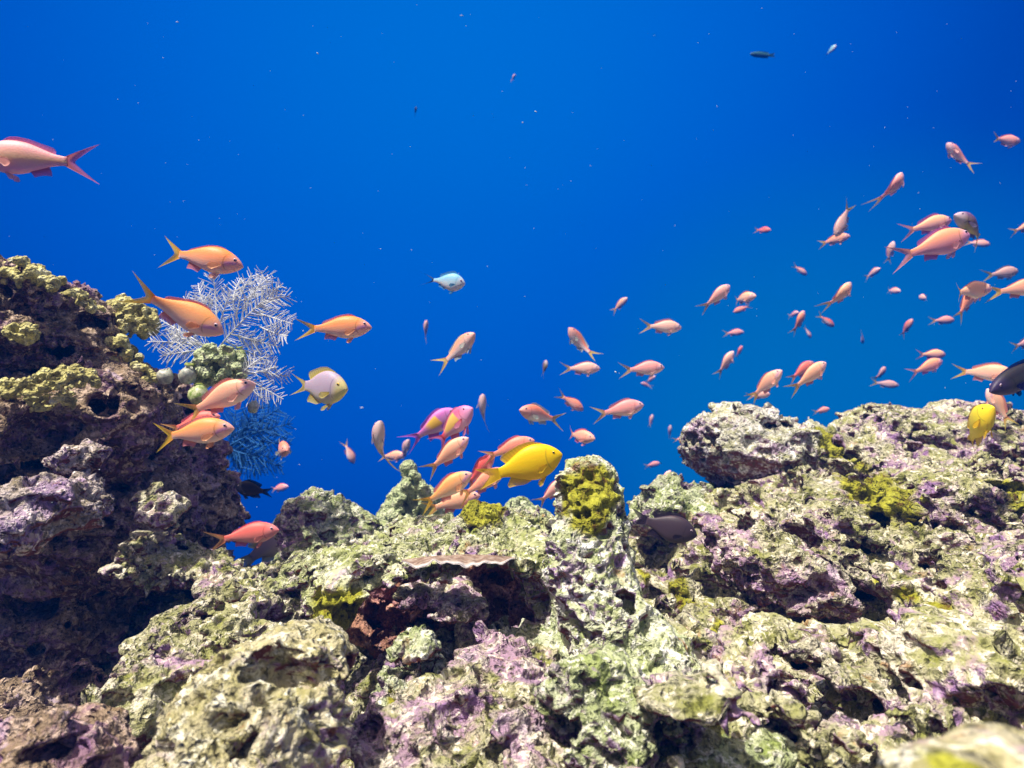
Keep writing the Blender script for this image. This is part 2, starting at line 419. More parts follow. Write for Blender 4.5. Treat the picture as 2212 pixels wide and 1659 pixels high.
def terrain_z(x, y):
    r = np.sqrt((x[..., None] - cp[:, 0]) ** 2 + (y[..., None] - cp[:, 1]) ** 2)
    K = np.where(r > 0, r * r * np.log(np.maximum(r, 1e-9)), 0)
    return K @ _tw[:len(cp)] + _tw[-3] + _tw[-2] * x + _tw[-1] * y

CAVES = [(1735,1540,.50,130,110,.13),(1905,1462,.48,62,30,.05),(2140,1490,.42,70,45,.03),(1240,1580,.44,60,50,.03),(800,1500,.58,60,90,.05),(890,1440,.58,120,80,.07),(1440,1290,.70,42,80,.07),(1425,1170,.8,36,60,.07),
         (1960,960,1.15,40,30,.05),(2080,990,1.1,50,26,.05),(1700,1120,.82,30,25,.04),(1560,1290,.68,40,30,.03),(2000,1250,.60,40,20,.03),(1850,1300,.58,50,22,.03),(1600,1440,.56,35,30,.03),(2080,1380,.50,45,20,.025)]
def ground_hit(u, v):
    """distance at which the reef bed lies in the direction of a picture point"""
    d = np.linspace(.2, 2.6, 1200); p = np.array([P(u, v, x) for x in d]); z = terrain_z(p[:, 0], p[:, 1])
    k = np.argmax(p[:, 2] < z); return d[k] if (p[:, 2] < z).any() else 1.2
cv = [blob((u, v, ground_hit(u, v) + .25 * rd, ru, rv, rd)) for (u, v, d, ru, rv, rd) in CAVES]
cv += [blob(b) for b in ((1735,1535,.49,124,118,.13),(1742,1525,.42,112,72,.10),(1000,1340,.72,200,84,.13),(1150,1350,.66,56,84,.08),(890,1455,.53,95,85,.08),(790,1530,.50,50,100,.07),(1452,1260,.74,44,110,.10),(520,1440,.58,90,40,.08),(1960,1470,.50,60,36,.07))]
def terrain_sdf(g):
    x = g[..., 0]; y = g[..., 1]
    z = terrain_z(x[..., 0].astype(float), y[..., 0].astype(float))[..., None]
    d = (g[..., 2] - z) * 0.72
    for c, r, tl in cv:
        d = -smin(-d, ell(g, c, r, tl), 0.012)
    return d

def M(lst):
    return [(P(u, v, d), np.array((ru / F * d, rd, rv / F * d))) for (u, v, d, ru, rv, rd) in lst]

MOSS_BED = M([(u, v, ground_hit(u, v) - .02, 1.05 * ru, 1.05 * rv, .11) for (u, v, ru, rv) in ((1570,1060,20,26),(2165,1070,60,34),(1880,1070,60,60),(1545,1370,32,36),(1445,1255,28,28),(1400,1240,20,24),(2050,1330,40,20),(1800,1000,34,22))])
h_bed = .0062
o = rock_mesh('reef_bed', (-.95, .16, -.62), (1.22, 1.62, .05), h_bed, terrain_sdf, M_reef, low=(.030, 6.0, .014, 16.0), shelf=.026, seed=3, moss=MOSS_BED, band=.095)
tag(o, kind='structure')

# ------------------------------------------------------------------ the rocks that stand on it
def rock(name, label, blobs, mat, h=.0042, k=.03, carve=(), seed=0, moss=(), low=(.014, 9.0, .008, 24.0), s=1.0, amp=1.0, pad=.05, cat='rock', levels=1, holes=1.0, shelf=.009):
    B = [blob(b) for b in blobs]; C = [blob(b) for b in carve]
    ext = [np.full(3, r.max()) if t else r for c, r, t in B]
    lo = np.min([c - e for (c, r, t), e in zip(B, ext)], 0) - pad; hi = np.max([c + e for (c, r, t), e in zip(B, ext)], 0) + pad
    def base(g):
        d = None
        for c, r, t in B:
            e = ell(g, c, r, t); d = e if d is None else smin(d, e, k)
        for c, r, t in C:
            d = -smin(-d, ell(g, c, r, t), 0.01)
        return d
    o = rock_mesh(name, lo, hi, h, base, mat, low=low, seed=seed, s=s, amp=amp, moss=M(moss), band=.05, levels=levels, holes=holes, shelf=shelf)
    return tag(o, label, cat)

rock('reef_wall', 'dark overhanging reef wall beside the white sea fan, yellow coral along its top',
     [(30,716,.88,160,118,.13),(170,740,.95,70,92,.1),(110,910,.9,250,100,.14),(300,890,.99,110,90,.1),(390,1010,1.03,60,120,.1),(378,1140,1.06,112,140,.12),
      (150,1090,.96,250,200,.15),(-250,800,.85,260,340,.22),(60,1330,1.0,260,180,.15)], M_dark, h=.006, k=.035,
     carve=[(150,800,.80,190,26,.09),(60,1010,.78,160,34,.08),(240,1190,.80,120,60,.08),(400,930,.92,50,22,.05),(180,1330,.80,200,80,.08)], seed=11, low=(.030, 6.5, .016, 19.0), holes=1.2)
rock('reef_rock', 'slanting rock slab below the dark wall, lit along its upper edge',
     [(560,1300,.76,110,58,.08,-15),(420,1390,.63,150,62,.07,32),(480,1480,.57,190,75,.07,20),(320,1550,.53,120,80,.06,50)], M_reef, carve=[(520,1440,.53,60,26,.04),(380,1570,.48,60,40,.03)], seed=21)
rock('reef_rock', 'pale cream pitted rock, broadest one at the bottom below the slanting slab',
     [(580,1530,.41,150,136,.06,35),(500,1650,.37,210,110,.06,30),(650,1450,.42,84,84,.05)], M_cream, h=.0036, seed=31, low=(.009, 10, .006, 26), s=1.2, shelf=.003, holes=.6)
led = rock('reef_ledge', 'flat turf covered rock ledge with a frilled lip over a reddish hollow',
     [(930,1192,.74,235,18,.16,6),(1080,1165,.74,95,28,.14),(770,1225,.67,80,22,.06,25),(720,1300,.66,58,58,.045),(1040,1118,.76,44,22,.035),(1180,1280,.70,40,80,.05),(630,1245,.76,80,28,.05,20)],
     M_ledge, h=.0036, carve=[(990,1296,.60,195,66,.12,2),(870,1262,.58,50,30,.06)], k=.014, seed=41, moss=[(735,1310,.62,66,60,.08),(1040,1098,.75,56,34,.08)], low=(.007, 12, .005, 29), holes=.5, shelf=.004)
rock('hollow_wall', 'maroon rock face at the back of the hollow beneath the frilled ledge', [(1000,1320,.94,290,130,.07),(1170,1360,.80,60,70,.05)], M_maroon, h=.0055, seed=47, low=(.012, 10, .008, 26))
# thin ruffled plate that edges the ledge
n, m = 110, 5; G = np.zeros((n, m, 3))
for i, uu in enumerate(np.linspace(0, 1, n)):
    sc = abs(math.sin(uu * 9.0 + .6)) * 15 + 5 * math.sin(uu * 23) + 2 * math.sin(uu * 57 + 1)
    for j, ss_ in enumerate(np.linspace(0, 1, m)):
        G[i, j] = P(868 + 245 * uu, 1212 - 6 * uu + (ss_ * (10 + .8 * sc) + 7 * ss_ * math.sin(uu * 13)) * min(1, uu / .2, (1 - uu) / .14) - 8 * math.sin(uu * 3.14), .575 + .05 * (1 - ss_) + .03 * (1 - min(1, uu / .2, (1 - uu) / .14)) + .006 * math.sin(uu * 31) * ss_)
FRILL = G
rock('rock_shelf', 'small lavender rock shelf inside the reddish hollow beneath the frilled ledge', [(940,1296,.63,82,12,.045,-3),(1000,1302,.63,38,13,.04),(1015,1350,.68,18,50,.03)], M_pink, h=.004, k=.015, seed=45, low=(.006, 14, .004, 34), amp=.7, shelf=.002, holes=.4)
rock('rock_pillar', 'upright rock pillar with a yellow green mossy head and long pitted foot',
     [(1285,1080,.64,58,66,.035),(1258,1028,.64,38,26,.026),(1282,1165,.62,66,62,.045),(1272,1235,.61,88,95,.05),(1310,1345,.58,98,110,.05),(1390,1470,.55,130,110,.05,-50),(1490,1590,.49,130,100,.05,-45)],
     M_pillar, h=.0036, k=.022, seed=51, shelf=.003, holes=.35, moss=[(1272,1075,.60,66,78,.10)], low=(.008, 12, .006, 27))
rock('reef_rock', 'small upright knob of rock standing in the dark gap under the ledge',
     [(885,1440,.50,40,55,.022),(865,1520,.50,52,46,.03),(908,1405,.5,24,20,.018),(920,1460,.5,26,22,.02)], M_green, h=.0035, k=.012, seed=61, low=(.006, 16, .004, 34), s=1.2, moss=[(850,1500,.48,16,22,.03)], amp=.8, shelf=.002, holes=.4)
rock('reef_rock', 'lumpy pink and purple rock below the mossy pillar beside the small upright knob',
     [(1115,1500,.54,112,82,.06),(1010,1590,.47,170,90,.06),(850,1610,.45,90,55,.04),(1130,1640,.44,130,80,.05),(1010,1480,.56,44,40,.04)], M_pink, h=.0036, seed=71, carve=[(770,1560,.42,40,60,.03),(1190,1575,.43,30,40,.03)], low=(.013, 12, .009, 30))
rock('reef_rock', 'rounded greenish boulder at the foot of the mossy pillar', [(1340,1590,.43,135,105,.045),(1270,1510,.45,62,52,.03)], M_green, h=.0036, seed=81, carve=[(1425,1610,.40,22,55,.03)], low=(.010, 12, .007, 28), s=1.1)
rock('reef_rock', 'rock plate with a thin lavender edge jutting from the pillar over a dark hollow', [(1180,1385,.62,110,22,.04,4),(1240,1350,.62,50,40,.04)], M_green, h=.004, k=.015, seed=85, low=(.006, 14, .005, 30), amp=.8, shelf=.002, holes=.4)
rock('reef_rock', 'humped rock with a dark cleft across its top between the reef wall and the ledge',
     [(690,1145,1.0,82,66,.07),(790,1170,1.03,95,44,.07,-18),(730,1225,.98,125,44,.08)], M_green, h=.006, seed=91, carve=[(730,1115,.93,70,7,.04,-28)])
rock('reef_boulder', 'whitish rounded boulder topping the slope against open water, mossy on one flank',
     [(1620,965,1.2,130,82,.13),(1740,985,1.2,92,62,.1),(1560,935,1.18,68,56,.07)], M_crest, h=.0055, seed=101, moss=[(1775,960,1.14,50,42,.12)], carve=[(1750,925,1.08,70,10,.04,0)])
rock('reef_boulder', 'long pitted reef top behind the yellow fish that faces the camera', [(1960,955,1.32,140,74,.15),(2130,970,1.27,170,78,.15),(1880,960,1.28,60,70,.1)], M_reef, h=.0062, seed=111,
     carve=[(2000,945,1.16,50,26,.06),(2160,985,1.1,90,24,.06),(2060,960,1.13,20,50,.05)], low=(.018, 7, .012, 19))
rock('reef_rock', 'bulging lavender boulder halfway down the pitted slope above the square dark hollow', [(1670,1215,.77,140,80,.07,-25),(1770,1270,.70,66,54,.045),(1590,1160,.80,50,40,.05)], M_pink, h=.0042, seed=121, carve=[(1740,1330,.66,60,18,.04)])
rock('reef_rock', 'low knobbly ridge of rock behind the black fish beside the pillar', [(1440,1075,1.02,62,44,.06),(1500,1110,1.0,70,50,.06),(1400,1110,1.0,30,40,.05)], M_green, h=.006, seed=131)
rock('reef_rock', 'mossy dark lump of rock below the long pitted reef top', [(1885,1080,.98,58,58,.05)], M_green, h=.006, seed=141, moss=[(1885,1075,.96,60,60,.1)])
rock('reef_rock', 'squat greenish rock below the square dark hollow', [(1590,1668,.42,110,56,.04),(1700,1720,.40,60,36,.03)], M_green, h=.004, seed=151, low=(.009, 12, .006, 28), s=1.1)
rock('reef_rock', 'blurred pale rock with a yellow crown, very close in the bottom corner', [(2130,1755,.18,205,90,.03),(2260,1715,.19,120,90,.03)], M_cream, h=.003, k=.015, seed=161, low=(.004, 16, .002, 40), s=1.5, amp=.35, holes=0, shelf=0, moss=[(2080,1690,.17,110,40,.05)])
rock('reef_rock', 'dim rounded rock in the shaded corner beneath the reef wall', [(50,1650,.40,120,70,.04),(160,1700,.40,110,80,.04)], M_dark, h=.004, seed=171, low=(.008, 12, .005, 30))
rock('reef_rock', 'small sunlit stone perched against the shaded face of the reef wall', [(355,1095,.79,48,28,.035,-10)], M_reef, h=.0036, seed=181, low=(.005, 20, .004, 36))
rock('reef_rock', 'rough rock strip lit along its crest just under the shaded wall', [(395,1222,.79,90,24,.05,-16),(310,1188,.80,55,22,.045,10)], M_reef, h=.0042, seed=191, low=(.010, 12, .007, 28))

rock('reef_rock', 'grey violet pitted rock jutting from the shaded wall at the picture edge', [(60,1120,.63,120,48,.06,6),(130,1075,.66,60,34,.05)], M_violet, h=.0042, seed=201, low=(.010, 12, .008, 28))
rock('reef_rock', 'small pale violet lump on the shaded wall, high above the grey violet pitted rock', [(178,985,.72,40,24,.03)], M_violet, h=.0036, seed=205, low=(.006, 18, .004, 34))
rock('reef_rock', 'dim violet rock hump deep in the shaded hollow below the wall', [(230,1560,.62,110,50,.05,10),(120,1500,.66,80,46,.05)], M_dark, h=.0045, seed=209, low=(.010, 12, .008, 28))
oh = .50
rock('rock_overhang', 'blocky overhang of pitted rock with a square dark hollow under it', [(1740,1412,oh+.02,160,36,.07,-4),(1590,1500,oh,34,95,.05),(1880,1505,oh,60,100,.05),(1950,1430,oh,70,44,.05)], M_reef, h=.0042, k=.02, seed=221,
     carve=[(1735,1525,oh - .02,106,86,.11),(1915,1466,oh-.04,52,24,.05)], low=(.008, 12, .006, 27), shelf=.003, holes=.5)

# ------------------------------------------------------------------ corals, squirts and sea fans
def coral_material(name, c0, c1, tip, scale=140):
    m, t, b, o = new_mat(name)
    g = t.nodes.new('ShaderNodeNewGeometry'); pos = g.outputs['Position']
    n1 = noise(t, pos, 40, 4, 0.6); n2 = noise(t, pos, scale, 3, 0.6)
    c = ramp(t, math_n(t, 'ADD', math_n(t, 'MULTIPLY', n1, .55), math_n(t, 'MULTIPLY', noise(t, pos, 95, 4, .7), .45)), ((0.38, c0), (0.52, c1), (0.62, tip)))
    c = mixc(t, ramp(t, n2, ((0.40, (0.7, 0.7, 0.7)), (0.52, (0, 0, 0)))), c, tuple(0.45 * x for x in c0))
    t.links.new(c, b.inputs['Base Color']); b.inputs['Roughness'].default_value = 0.7; b.inputs['Specular IOR Level'].default_value = 0.25
    bump(t, b, math_n(t, 'ADD', n2, voro(t, pos, 280)), 0.0030, 1.0)
    return m
M_ycoral = coral_material('yellow_coral', (0.34, 0.31, 0.10), (0.60, 0.57, 0.22), (0.82, 0.80, 0.52))
M_gcoral = coral_material('pale_green_coral', (0.30, 0.38, 0.18), (0.48, 0.56, 0.32), (0.64, 0.68, 0.48))

def lumps(name, label, spheres, mat, h, k, seed=0, wob=.0035, cat='coral'):
    """a coral of merged knobs; spheres: (centre, radius)"""
    cs = np.array([c for c, r in spheres]); rs = np.array([r for c, r in spheres])
    lo = (cs - rs[:, None]).min(0) - 4 * h; hi = (cs + rs[:, None]).max(0) + 4 * h
    dims = np.ceil((hi - lo) / h).astype(int) + 1
    f = np.full(tuple(dims), 0.05, dtype=np.float32)
    ax = [lo[i] + np.arange(dims[i]) * h for i in range(3)]
    for c, r in zip(cs, rs):
        i0 = np.maximum(((c - r - 2.5 * k - lo) / h).astype(int), 0); i1 = np.minimum(((c + r + 2.5 * k - lo) / h).astype(int) + 2, dims)
        sl = tuple(slice(a, b) for a, b in zip(i0, i1))
        g = np.stack(np.meshgrid(*[ax[i][sl[i]] for i in range(3)], indexing='ij'), -1)
        f[sl] = smin(f[sl], np.linalg.norm(g - c, axis=-1) - r, k)
    m = np.abs(f) < 4 * wob + 2 * h
    idx = np.argwhere(m); p = (lo + idx * h).astype(np.float32)
    f[m] -= wob * fbm(p, 60, 2, seed)
    f[0] = f[-1] = 1; f[:, 0] = f[:, -1] = 1; f[:, :, 0] = f[:, :, -1] = 1
    v, q = surface_nets(f, lo, h)
    co, no, fa = subdivide(name, v, q, 1)
    co = co + no * (0.0012 * fbm(co, 240, 2, seed + 3))[:, None].astype(np.float32)
    return tag(mesh_np(name, co, fa, mat), label, cat)

def cluster(outline, d, n, r, dd, seed, core=None):
    """knobs scattered inside a polygon of picture units at depth d"""
    R = random.Random(seed); us = [p[0] for p in outline]; vs = [p[1] for p in outline]; out = []
    def inside(u, v):
        c = False
        for (x1, y1), (x2, y2) in zip(outline, outline[1:] + outline[:1]):
            if (y1 > v) != (y2 > v) and u < (x2 - x1) * (v - y1) / (y2 - y1) + x1: c = not c
        return c
    while len(out) < 2.2 * n:
        u, v = R.uniform(min(us), max(us)), R.uniform(min(vs), max(vs))
        if inside(u, v): out.append((P(u, v, d + R.uniform(-dd, dd)), r / F * d * R.uniform(.55, 1.0)))
    if core:
        for u, v, dc, rc in core:      # a hidden core, its skin set with knobs too
            c = P(u, v, dc); rr_ = rc / F * dc; out.append((c, rr_ * .92))
            for _ in range(int(22 * (rc / r) ** 1.2)):
                w = np.array([R.gauss(0, 1) for _ in range(3)]); w /= np.linalg.norm(w); out.append((c + w * rr_ * .95, r / F * dc * R.uniform(.45, .9)))
    return out

lumps('finger_coral', 'pale green pyramid of knobbly coral standing behind the ledge', cluster([(885,1022),(825,1140),(960,1150),(930,1070),(905,1030)], 1.19, 90, 12, .045, 1,
      [(886,1060,1.22,24),(880,1090,1.22,42),(870,1130,1.22,56),(930,1140,1.22,50),(884,1014,1.19,13),(925,1085,1.2,28)]), M_gcoral, .0036, .0035, 5)
lumps('finger_coral', 'mint green coral mound peeping between the ledge and the pillar', cluster([(1105,1085),(1135,1080),(1165,1098),(1205,1128),(1205,1190),(1100,1190)], 1.05, 70, 12, .03, 2,
      [(1120,1110,1.07,30),(1160,1140,1.07,38),(1190,1165,1.07,34)]), M_gcoral, .0036, .0035, 6)
lumps('knob_coral', 'yellow knobbly coral below the lower orange fish tail, nearest to the white sea fan', cluster([(230,650),(262,632),(300,660),(345,680),(340,715),(290,730),(240,700)], .93, 46, 11, .03, 3, [(285,690,0.982,28),(320,700,0.982,19),(250,668,0.982,17)]), M_ycoral, .0030, .0028, 7)
lumps('knob_coral', 'yellow coral mound spread over the brow of the wall, second below the sea fan', cluster([(210,735),(262,722),(300,770),(335,815),(320,842),(230,840),(190,790)], .90, 75, 11, .03, 4, [(250,775,0.962,32),(290,810,0.962,30)]), M_ycoral, .0030, .0028, 8)
lumps('knob_coral', 'yellowish coral crust on the very top of the dark wall', cluster([(-10,575),(50,560),(78,560),(125,600),(150,620),(110,632),(0,612)], .84, 52, 10, .04, 5, [(20,605,0.912,24),(80,610,0.912,24)]), M_ycoral, .0030, .0028, 9)
lumps('knob_coral', 'thin crust of grey yellow knobs down the shoulder of the dark wall top', cluster([(140,612),(195,640),(222,672),(205,680),(140,640)], .88, 26, 9, .03, 6, [(180,658,0.942,20)]), M_ycoral, .0030, .0028, 10)
lumps('knob_coral', 'flat shelf of yellow coral ridges along the middle of the dark wall', cluster([(-10,830),(60,815),(130,790),(200,800),(215,830),(120,850),(0,862)], .76, 80, 9, .03, 7, [(20,850,0.832,27),(100,835,0.832,28),(170,825,0.832,24)]), M_ycoral, .0030, .0028, 12)
lumps('knob_coral', 'small broken fringe of yellow coral beneath the flat shelf', cluster([(60,862),(120,850),(165,850),(160,880),(70,885)], .77, 30, 8, .025, 8, [(110,872,0.832,22)]), M_ycoral, .0030, .0028, 13)
lumps('knob_coral', 'faint yellow coral patch on the smooth shaded face under the wall top', cluster([(10,705),(60,700),(95,712),(90,730),(20,735)], .76, 24, 7, .02, 9, [(55,722,0.802,19)]), M_ycoral, .0035, .005, 14)
lumps('knob_coral', 'pale lime coral mound at the foot of the white sea fan among the sea squirts', cluster([(425,765),(455,748),(490,752),(530,775),(525,815),(480,830),(440,832),(408,815)], .89, 80, 11, .03, 10, [(450,785,.912,26),(440,812,.912,22),(490,792,.905,30),(510,795,.91,20)]), M_gcoral, .0030, .0022, 15)

# sea squirts: urn with a round siphon mouth
M_sq, t, b, o = new_mat('sea_squirt_skin')
g = t.nodes.new('ShaderNodeNewGeometry'); oi = t.nodes.new('ShaderNodeObjectInfo')
c = ramp(t, noise(t, g.outputs['Position'], 190, 5, .7), ((0.35, (0.20, 0.22, 0.19)), (0.52, (0.42, 0.45, 0.38)), (0.66, (0.62, 0.64, 0.56))))
t.links.new(c, b.inputs['Base Color']); b.inputs['Roughness'].default_value = .45; b.inputs['Subsurface Weight'].default_value = .15; b.inputs['Subsurface Scale'].default_value = .004
M_sqg, t, b, o = new_mat('sea_squirt_green_skin')
g = t.nodes.new('ShaderNodeNewGeometry')
c = ramp(t, noise(t, g.outputs['Position'], 170, 5, .7), ((0.38, (0.16, 0.26, 0.04)), (0.52, (0.40, 0.46, 0.22)), (0.66, (0.60, 0.64, 0.44))))
t.links.new(c, b.inputs['Base Color']); b.inputs['Roughness'].default_value = .45
M_sip, t, b, o = new_mat('sea_squirt_mouth'); b.inputs['Base Color'].default_value = (0.24, 0.30, 0.05, 1); b.inputs['Roughness'].default_value = .5

def lathe(prof, n=24):
    v = []; q = []
    for r, z in prof:
        for k in range(n): a = 2 * math.pi * k / n; v.append((r * math.cos(a), r * math.sin(a), z))
    for i in range(len(prof) - 1):
        for k in range(n): q.append((i * n + k, i * n + (k + 1) % n, (i + 1) * n + (k + 1) % n, (i + 1) * n + k))
    return np.array(v), np.array(q)

def squirt(u, v, d, rpx, label, mat, lean=(0, 0), siphon=True):
    r = rpx / F * d; e = empty('sea_squirt', P(u, v, d) - np.array((0, 0, r)), (math.radians(lean[1]), math.radians(lean[0]), rnd.uniform(0, 6)))
    tag(e, label, 'sea squirt', 'sea squirts at the foot of the sea fan')
    vv, q = lathe([(0.001, 0), (.45 * r, .02 * r), (.8 * r, .3 * r), (r, .9 * r), (.95 * r, 1.35 * r), (.72 * r, 1.75 * r), (.48 * r, 1.98 * r), (.36 * r, 2.06 * r), (.28 * r, 2.0 * r), (.2 * r, 1.7 * r), (.02 * r, 1.6 * r)])
    vv = vv * (.88 + .16 * fbm(vv, 80, 3, int(u))[:, None])
    mesh_np('body', vv, q, mat, e)
    if siphon:
        vv, q = lathe([(.50 * r, 1.96 * r), (.47 * r, 2.10 * r), (.38 * r, 2.17 * r), (.29 * r, 2.10 * r), (.27 * r, 1.92 * r)]); mesh_np('siphon', vv, q, M_sip, e)
squirt(402, 808, .86, 21, 'plump grey sea squirt touching the lime coral mound on the wall side', M_sq, (-10, 10))
squirt(357, 812, .88, 18, 'dusky grey sea squirt nearest to the yellow coral mound', M_sq, (0, 5), False)
squirt(430, 845, .84, 24, 'bright green sea squirt lowest in the clump, just above a pink fish back', M_sqg, (-20, 45))
squirt(497, 767, .88, 15, 'round mint sea squirt knob on top of the lime coral, nearer the wall', M_sqg, (5, 0))
squirt(522, 766, .89, 15, 'round mint sea squirt knob on top of the lime coral, at the open water side', M_sqg, (10, 0))
squirt(545, 878, .92, 14, 'lone grey sea squirt under the head of the pink fish by the fan', M_sq, (10, 10), False)

# feathery sea fans
def fan_material(name, c0, c1):
    m, t, b, o = new_mat(name); g = t.nodes.new('ShaderNodeNewGeometry')
    c = ramp(t, noise(t, g.outputs['Position'], 160, 3), ((0.35, c0), (0.62, c1)))
    t.links.new(c, b.inputs['Base Color']); b.inputs['Roughness'].default_value = .8
    return m
M_fan = fan_material('white_sea_fan', (0.52, 0.55, 0.58), (0.76, 0.79, 0.80))
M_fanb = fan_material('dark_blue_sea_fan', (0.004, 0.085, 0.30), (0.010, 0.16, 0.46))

class Tubes:
    def __init__(s): s.v = []; s.q = []; s.n = 0
    def add(s, pts, r0, r1, k=5):
        pts = np.array(pts); m = len(pts)
        for i in range(m):
            tg = pts[min(i + 1, m - 1)] - pts[max(i - 1, 0)]; tg = tg / (np.linalg.norm(tg) + 1e-9)
            a = np.cross(tg, (0.13, 1, 0.07)); a /= np.linalg.norm(a) + 1e-9; b = np.cross(tg, a)
            r = r0 + (r1 - r0) * i / (m - 1)
            for j in range(k):
                t = 2 * math.pi * j / k; s.v.append(pts[i] + r * (math.cos(t) * a + math.sin(t) * b))
        for i in range(m - 1):
            for j in range(k): s.q.append((s.n + i * k + j, s.n + i * k + (j + 1) % k, s.n + (i + 1) * k + (j + 1) % k, s.n + (i + 1) * k + j))
        s.n += m * k

def quad_curve(a, b, sag, n=14):
    mid = (a + b) / 2 + sag
    return [((1 - t) ** 2) * a + 2 * t * (1 - t) * mid + t * t * b for t in np.linspace(0, 1, n)]

def sea_fan(base, d, tips, label, mat, pin=24, pl=42, rr=1.6, seed=0, group=None):
    R = random.Random(seed); px = d / F
    B0 = P(*base, d); e = empty('sea_fan', B0); tag(e, label, 'sea fan', group)
    st = Tubes(); st.add([np.array((0, .01, -20 * px)), np.array((0, 0, -6 * px)), np.zeros(3)], 4.5 * px, 3 * px, 8)
    mesh_np('stem', st.v, np.array(st.q), mat, e)
    for (tu, tv, su, sv, dd) in tips:
        T = Tubes(); start = P(su, sv, d) - B0 if su else np.zeros(3); end = P(tu, tv, d + dd) - B0
        L = np.linalg.norm(end - start); side = np.array((-(end - start)[2], 0, (end - start)[0])); side /= np.linalg.norm(side) + 1e-9
        c = quad_curve(start, end, side * L * R.uniform(-.10, .10) + np.array((0, R.uniform(-.03, .03), 0)))
        T.add(c, 2.0 * rr * px, .9 * rr * px, 6)
        n = max(7, int(L / px / 6.0 * pin / 24))
        for i in range(n):
            t = .12 + .86 * i / n; k = t * (len(c) - 1); j = int(k); p = c[j] + (c[min(j + 1, len(c) - 1)] - c[j]) * (k - j)
            tg = c[min(j + 1, len(c) - 1)] - c[max(j - 1, 0)]; tg = tg / np.linalg.norm(tg); nm = np.array((-tg[2], 0, tg[0]))
            for sgn in (-1, 1):
                if R.random() < .07: continue
                ln = pl * px * (math.sin(math.pi * (.18 + .74 * t)) ** .7) * R.uniform(.65, 1.15)
                ang = math.radians(R.uniform(44, 66)); dr = tg * math.cos(ang) + sgn * nm * math.sin(ang) + np.array((0, R.uniform(-.35, .35), 0))
                q = p + tg * R.uniform(-2, 2) * px
                cv_ = R.uniform(-.12, .30); wv_ = np.array((0, R.uniform(-.12, .12), 0))
                T.add([q, q + dr * ln * .36 + tg * ln * .02, q + dr * ln * .70 + tg * ln * cv_ * .45 + wv_ * ln, q + dr * ln + tg * ln * cv_ + 1.6 * wv_ * ln], .95 * rr * px, .7 * rr * px, 5)
        mesh_np('branch', T.v, np.array(T.q), mat, e)
sea_fan((472,752), .90, [(318,738,0,0,.0),(345,770,0,0,-.02),(345,690,440,745,.02),(396,640,455,725,.03),(428,612,465,705,.03),(460,590,468,690,.0),(498,630,472,715,-.01),(545,590,510,690,.0),(585,598,530,668,.02),
        (612,612,0,0,-.02),(628,640,560,660,.01),(633,700,545,672,-.02),(606,750,500,722,.0),(585,782,488,738,.02),(522,600,505,668,.03),(566,584,528,650,.04),(600,640,545,668,.0),(622,725,560,705,-.03),(410,690,452,728,.0),(370,715,430,742,.03),(445,640,465,700,-.03),(560,745,505,722,.03)], 'large white feathery sea fan spreading from the dark wall beneath two orange fish', M_fan, seed=3, rr=.95, pl=36, pin=25, group='feathery sea fans by the wall')
sea_fan((522,812), .88, [(598,792,0,0,.0),(628,812,560,800,.02),(612,862,0,0,-.01),(572,868,0,0,.0),(580,765,0,0,.02),(545,770,0,0,.02)], 'small white sea fan tuft just above the head of the pink fish', M_fan, seed=5, pl=32, rr=.95, pin=25, group='feathery sea fans by the wall')
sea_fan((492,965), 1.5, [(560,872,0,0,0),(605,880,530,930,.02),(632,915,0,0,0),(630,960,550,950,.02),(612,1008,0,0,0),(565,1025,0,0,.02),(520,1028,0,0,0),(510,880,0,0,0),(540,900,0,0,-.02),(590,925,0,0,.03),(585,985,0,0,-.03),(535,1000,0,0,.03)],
        'dim dark blue sea fan in the shade beneath the white tuft', M_fanb, seed=8, pl=38, rr=1.1, pin=26, group='feathery sea fans by the wall')

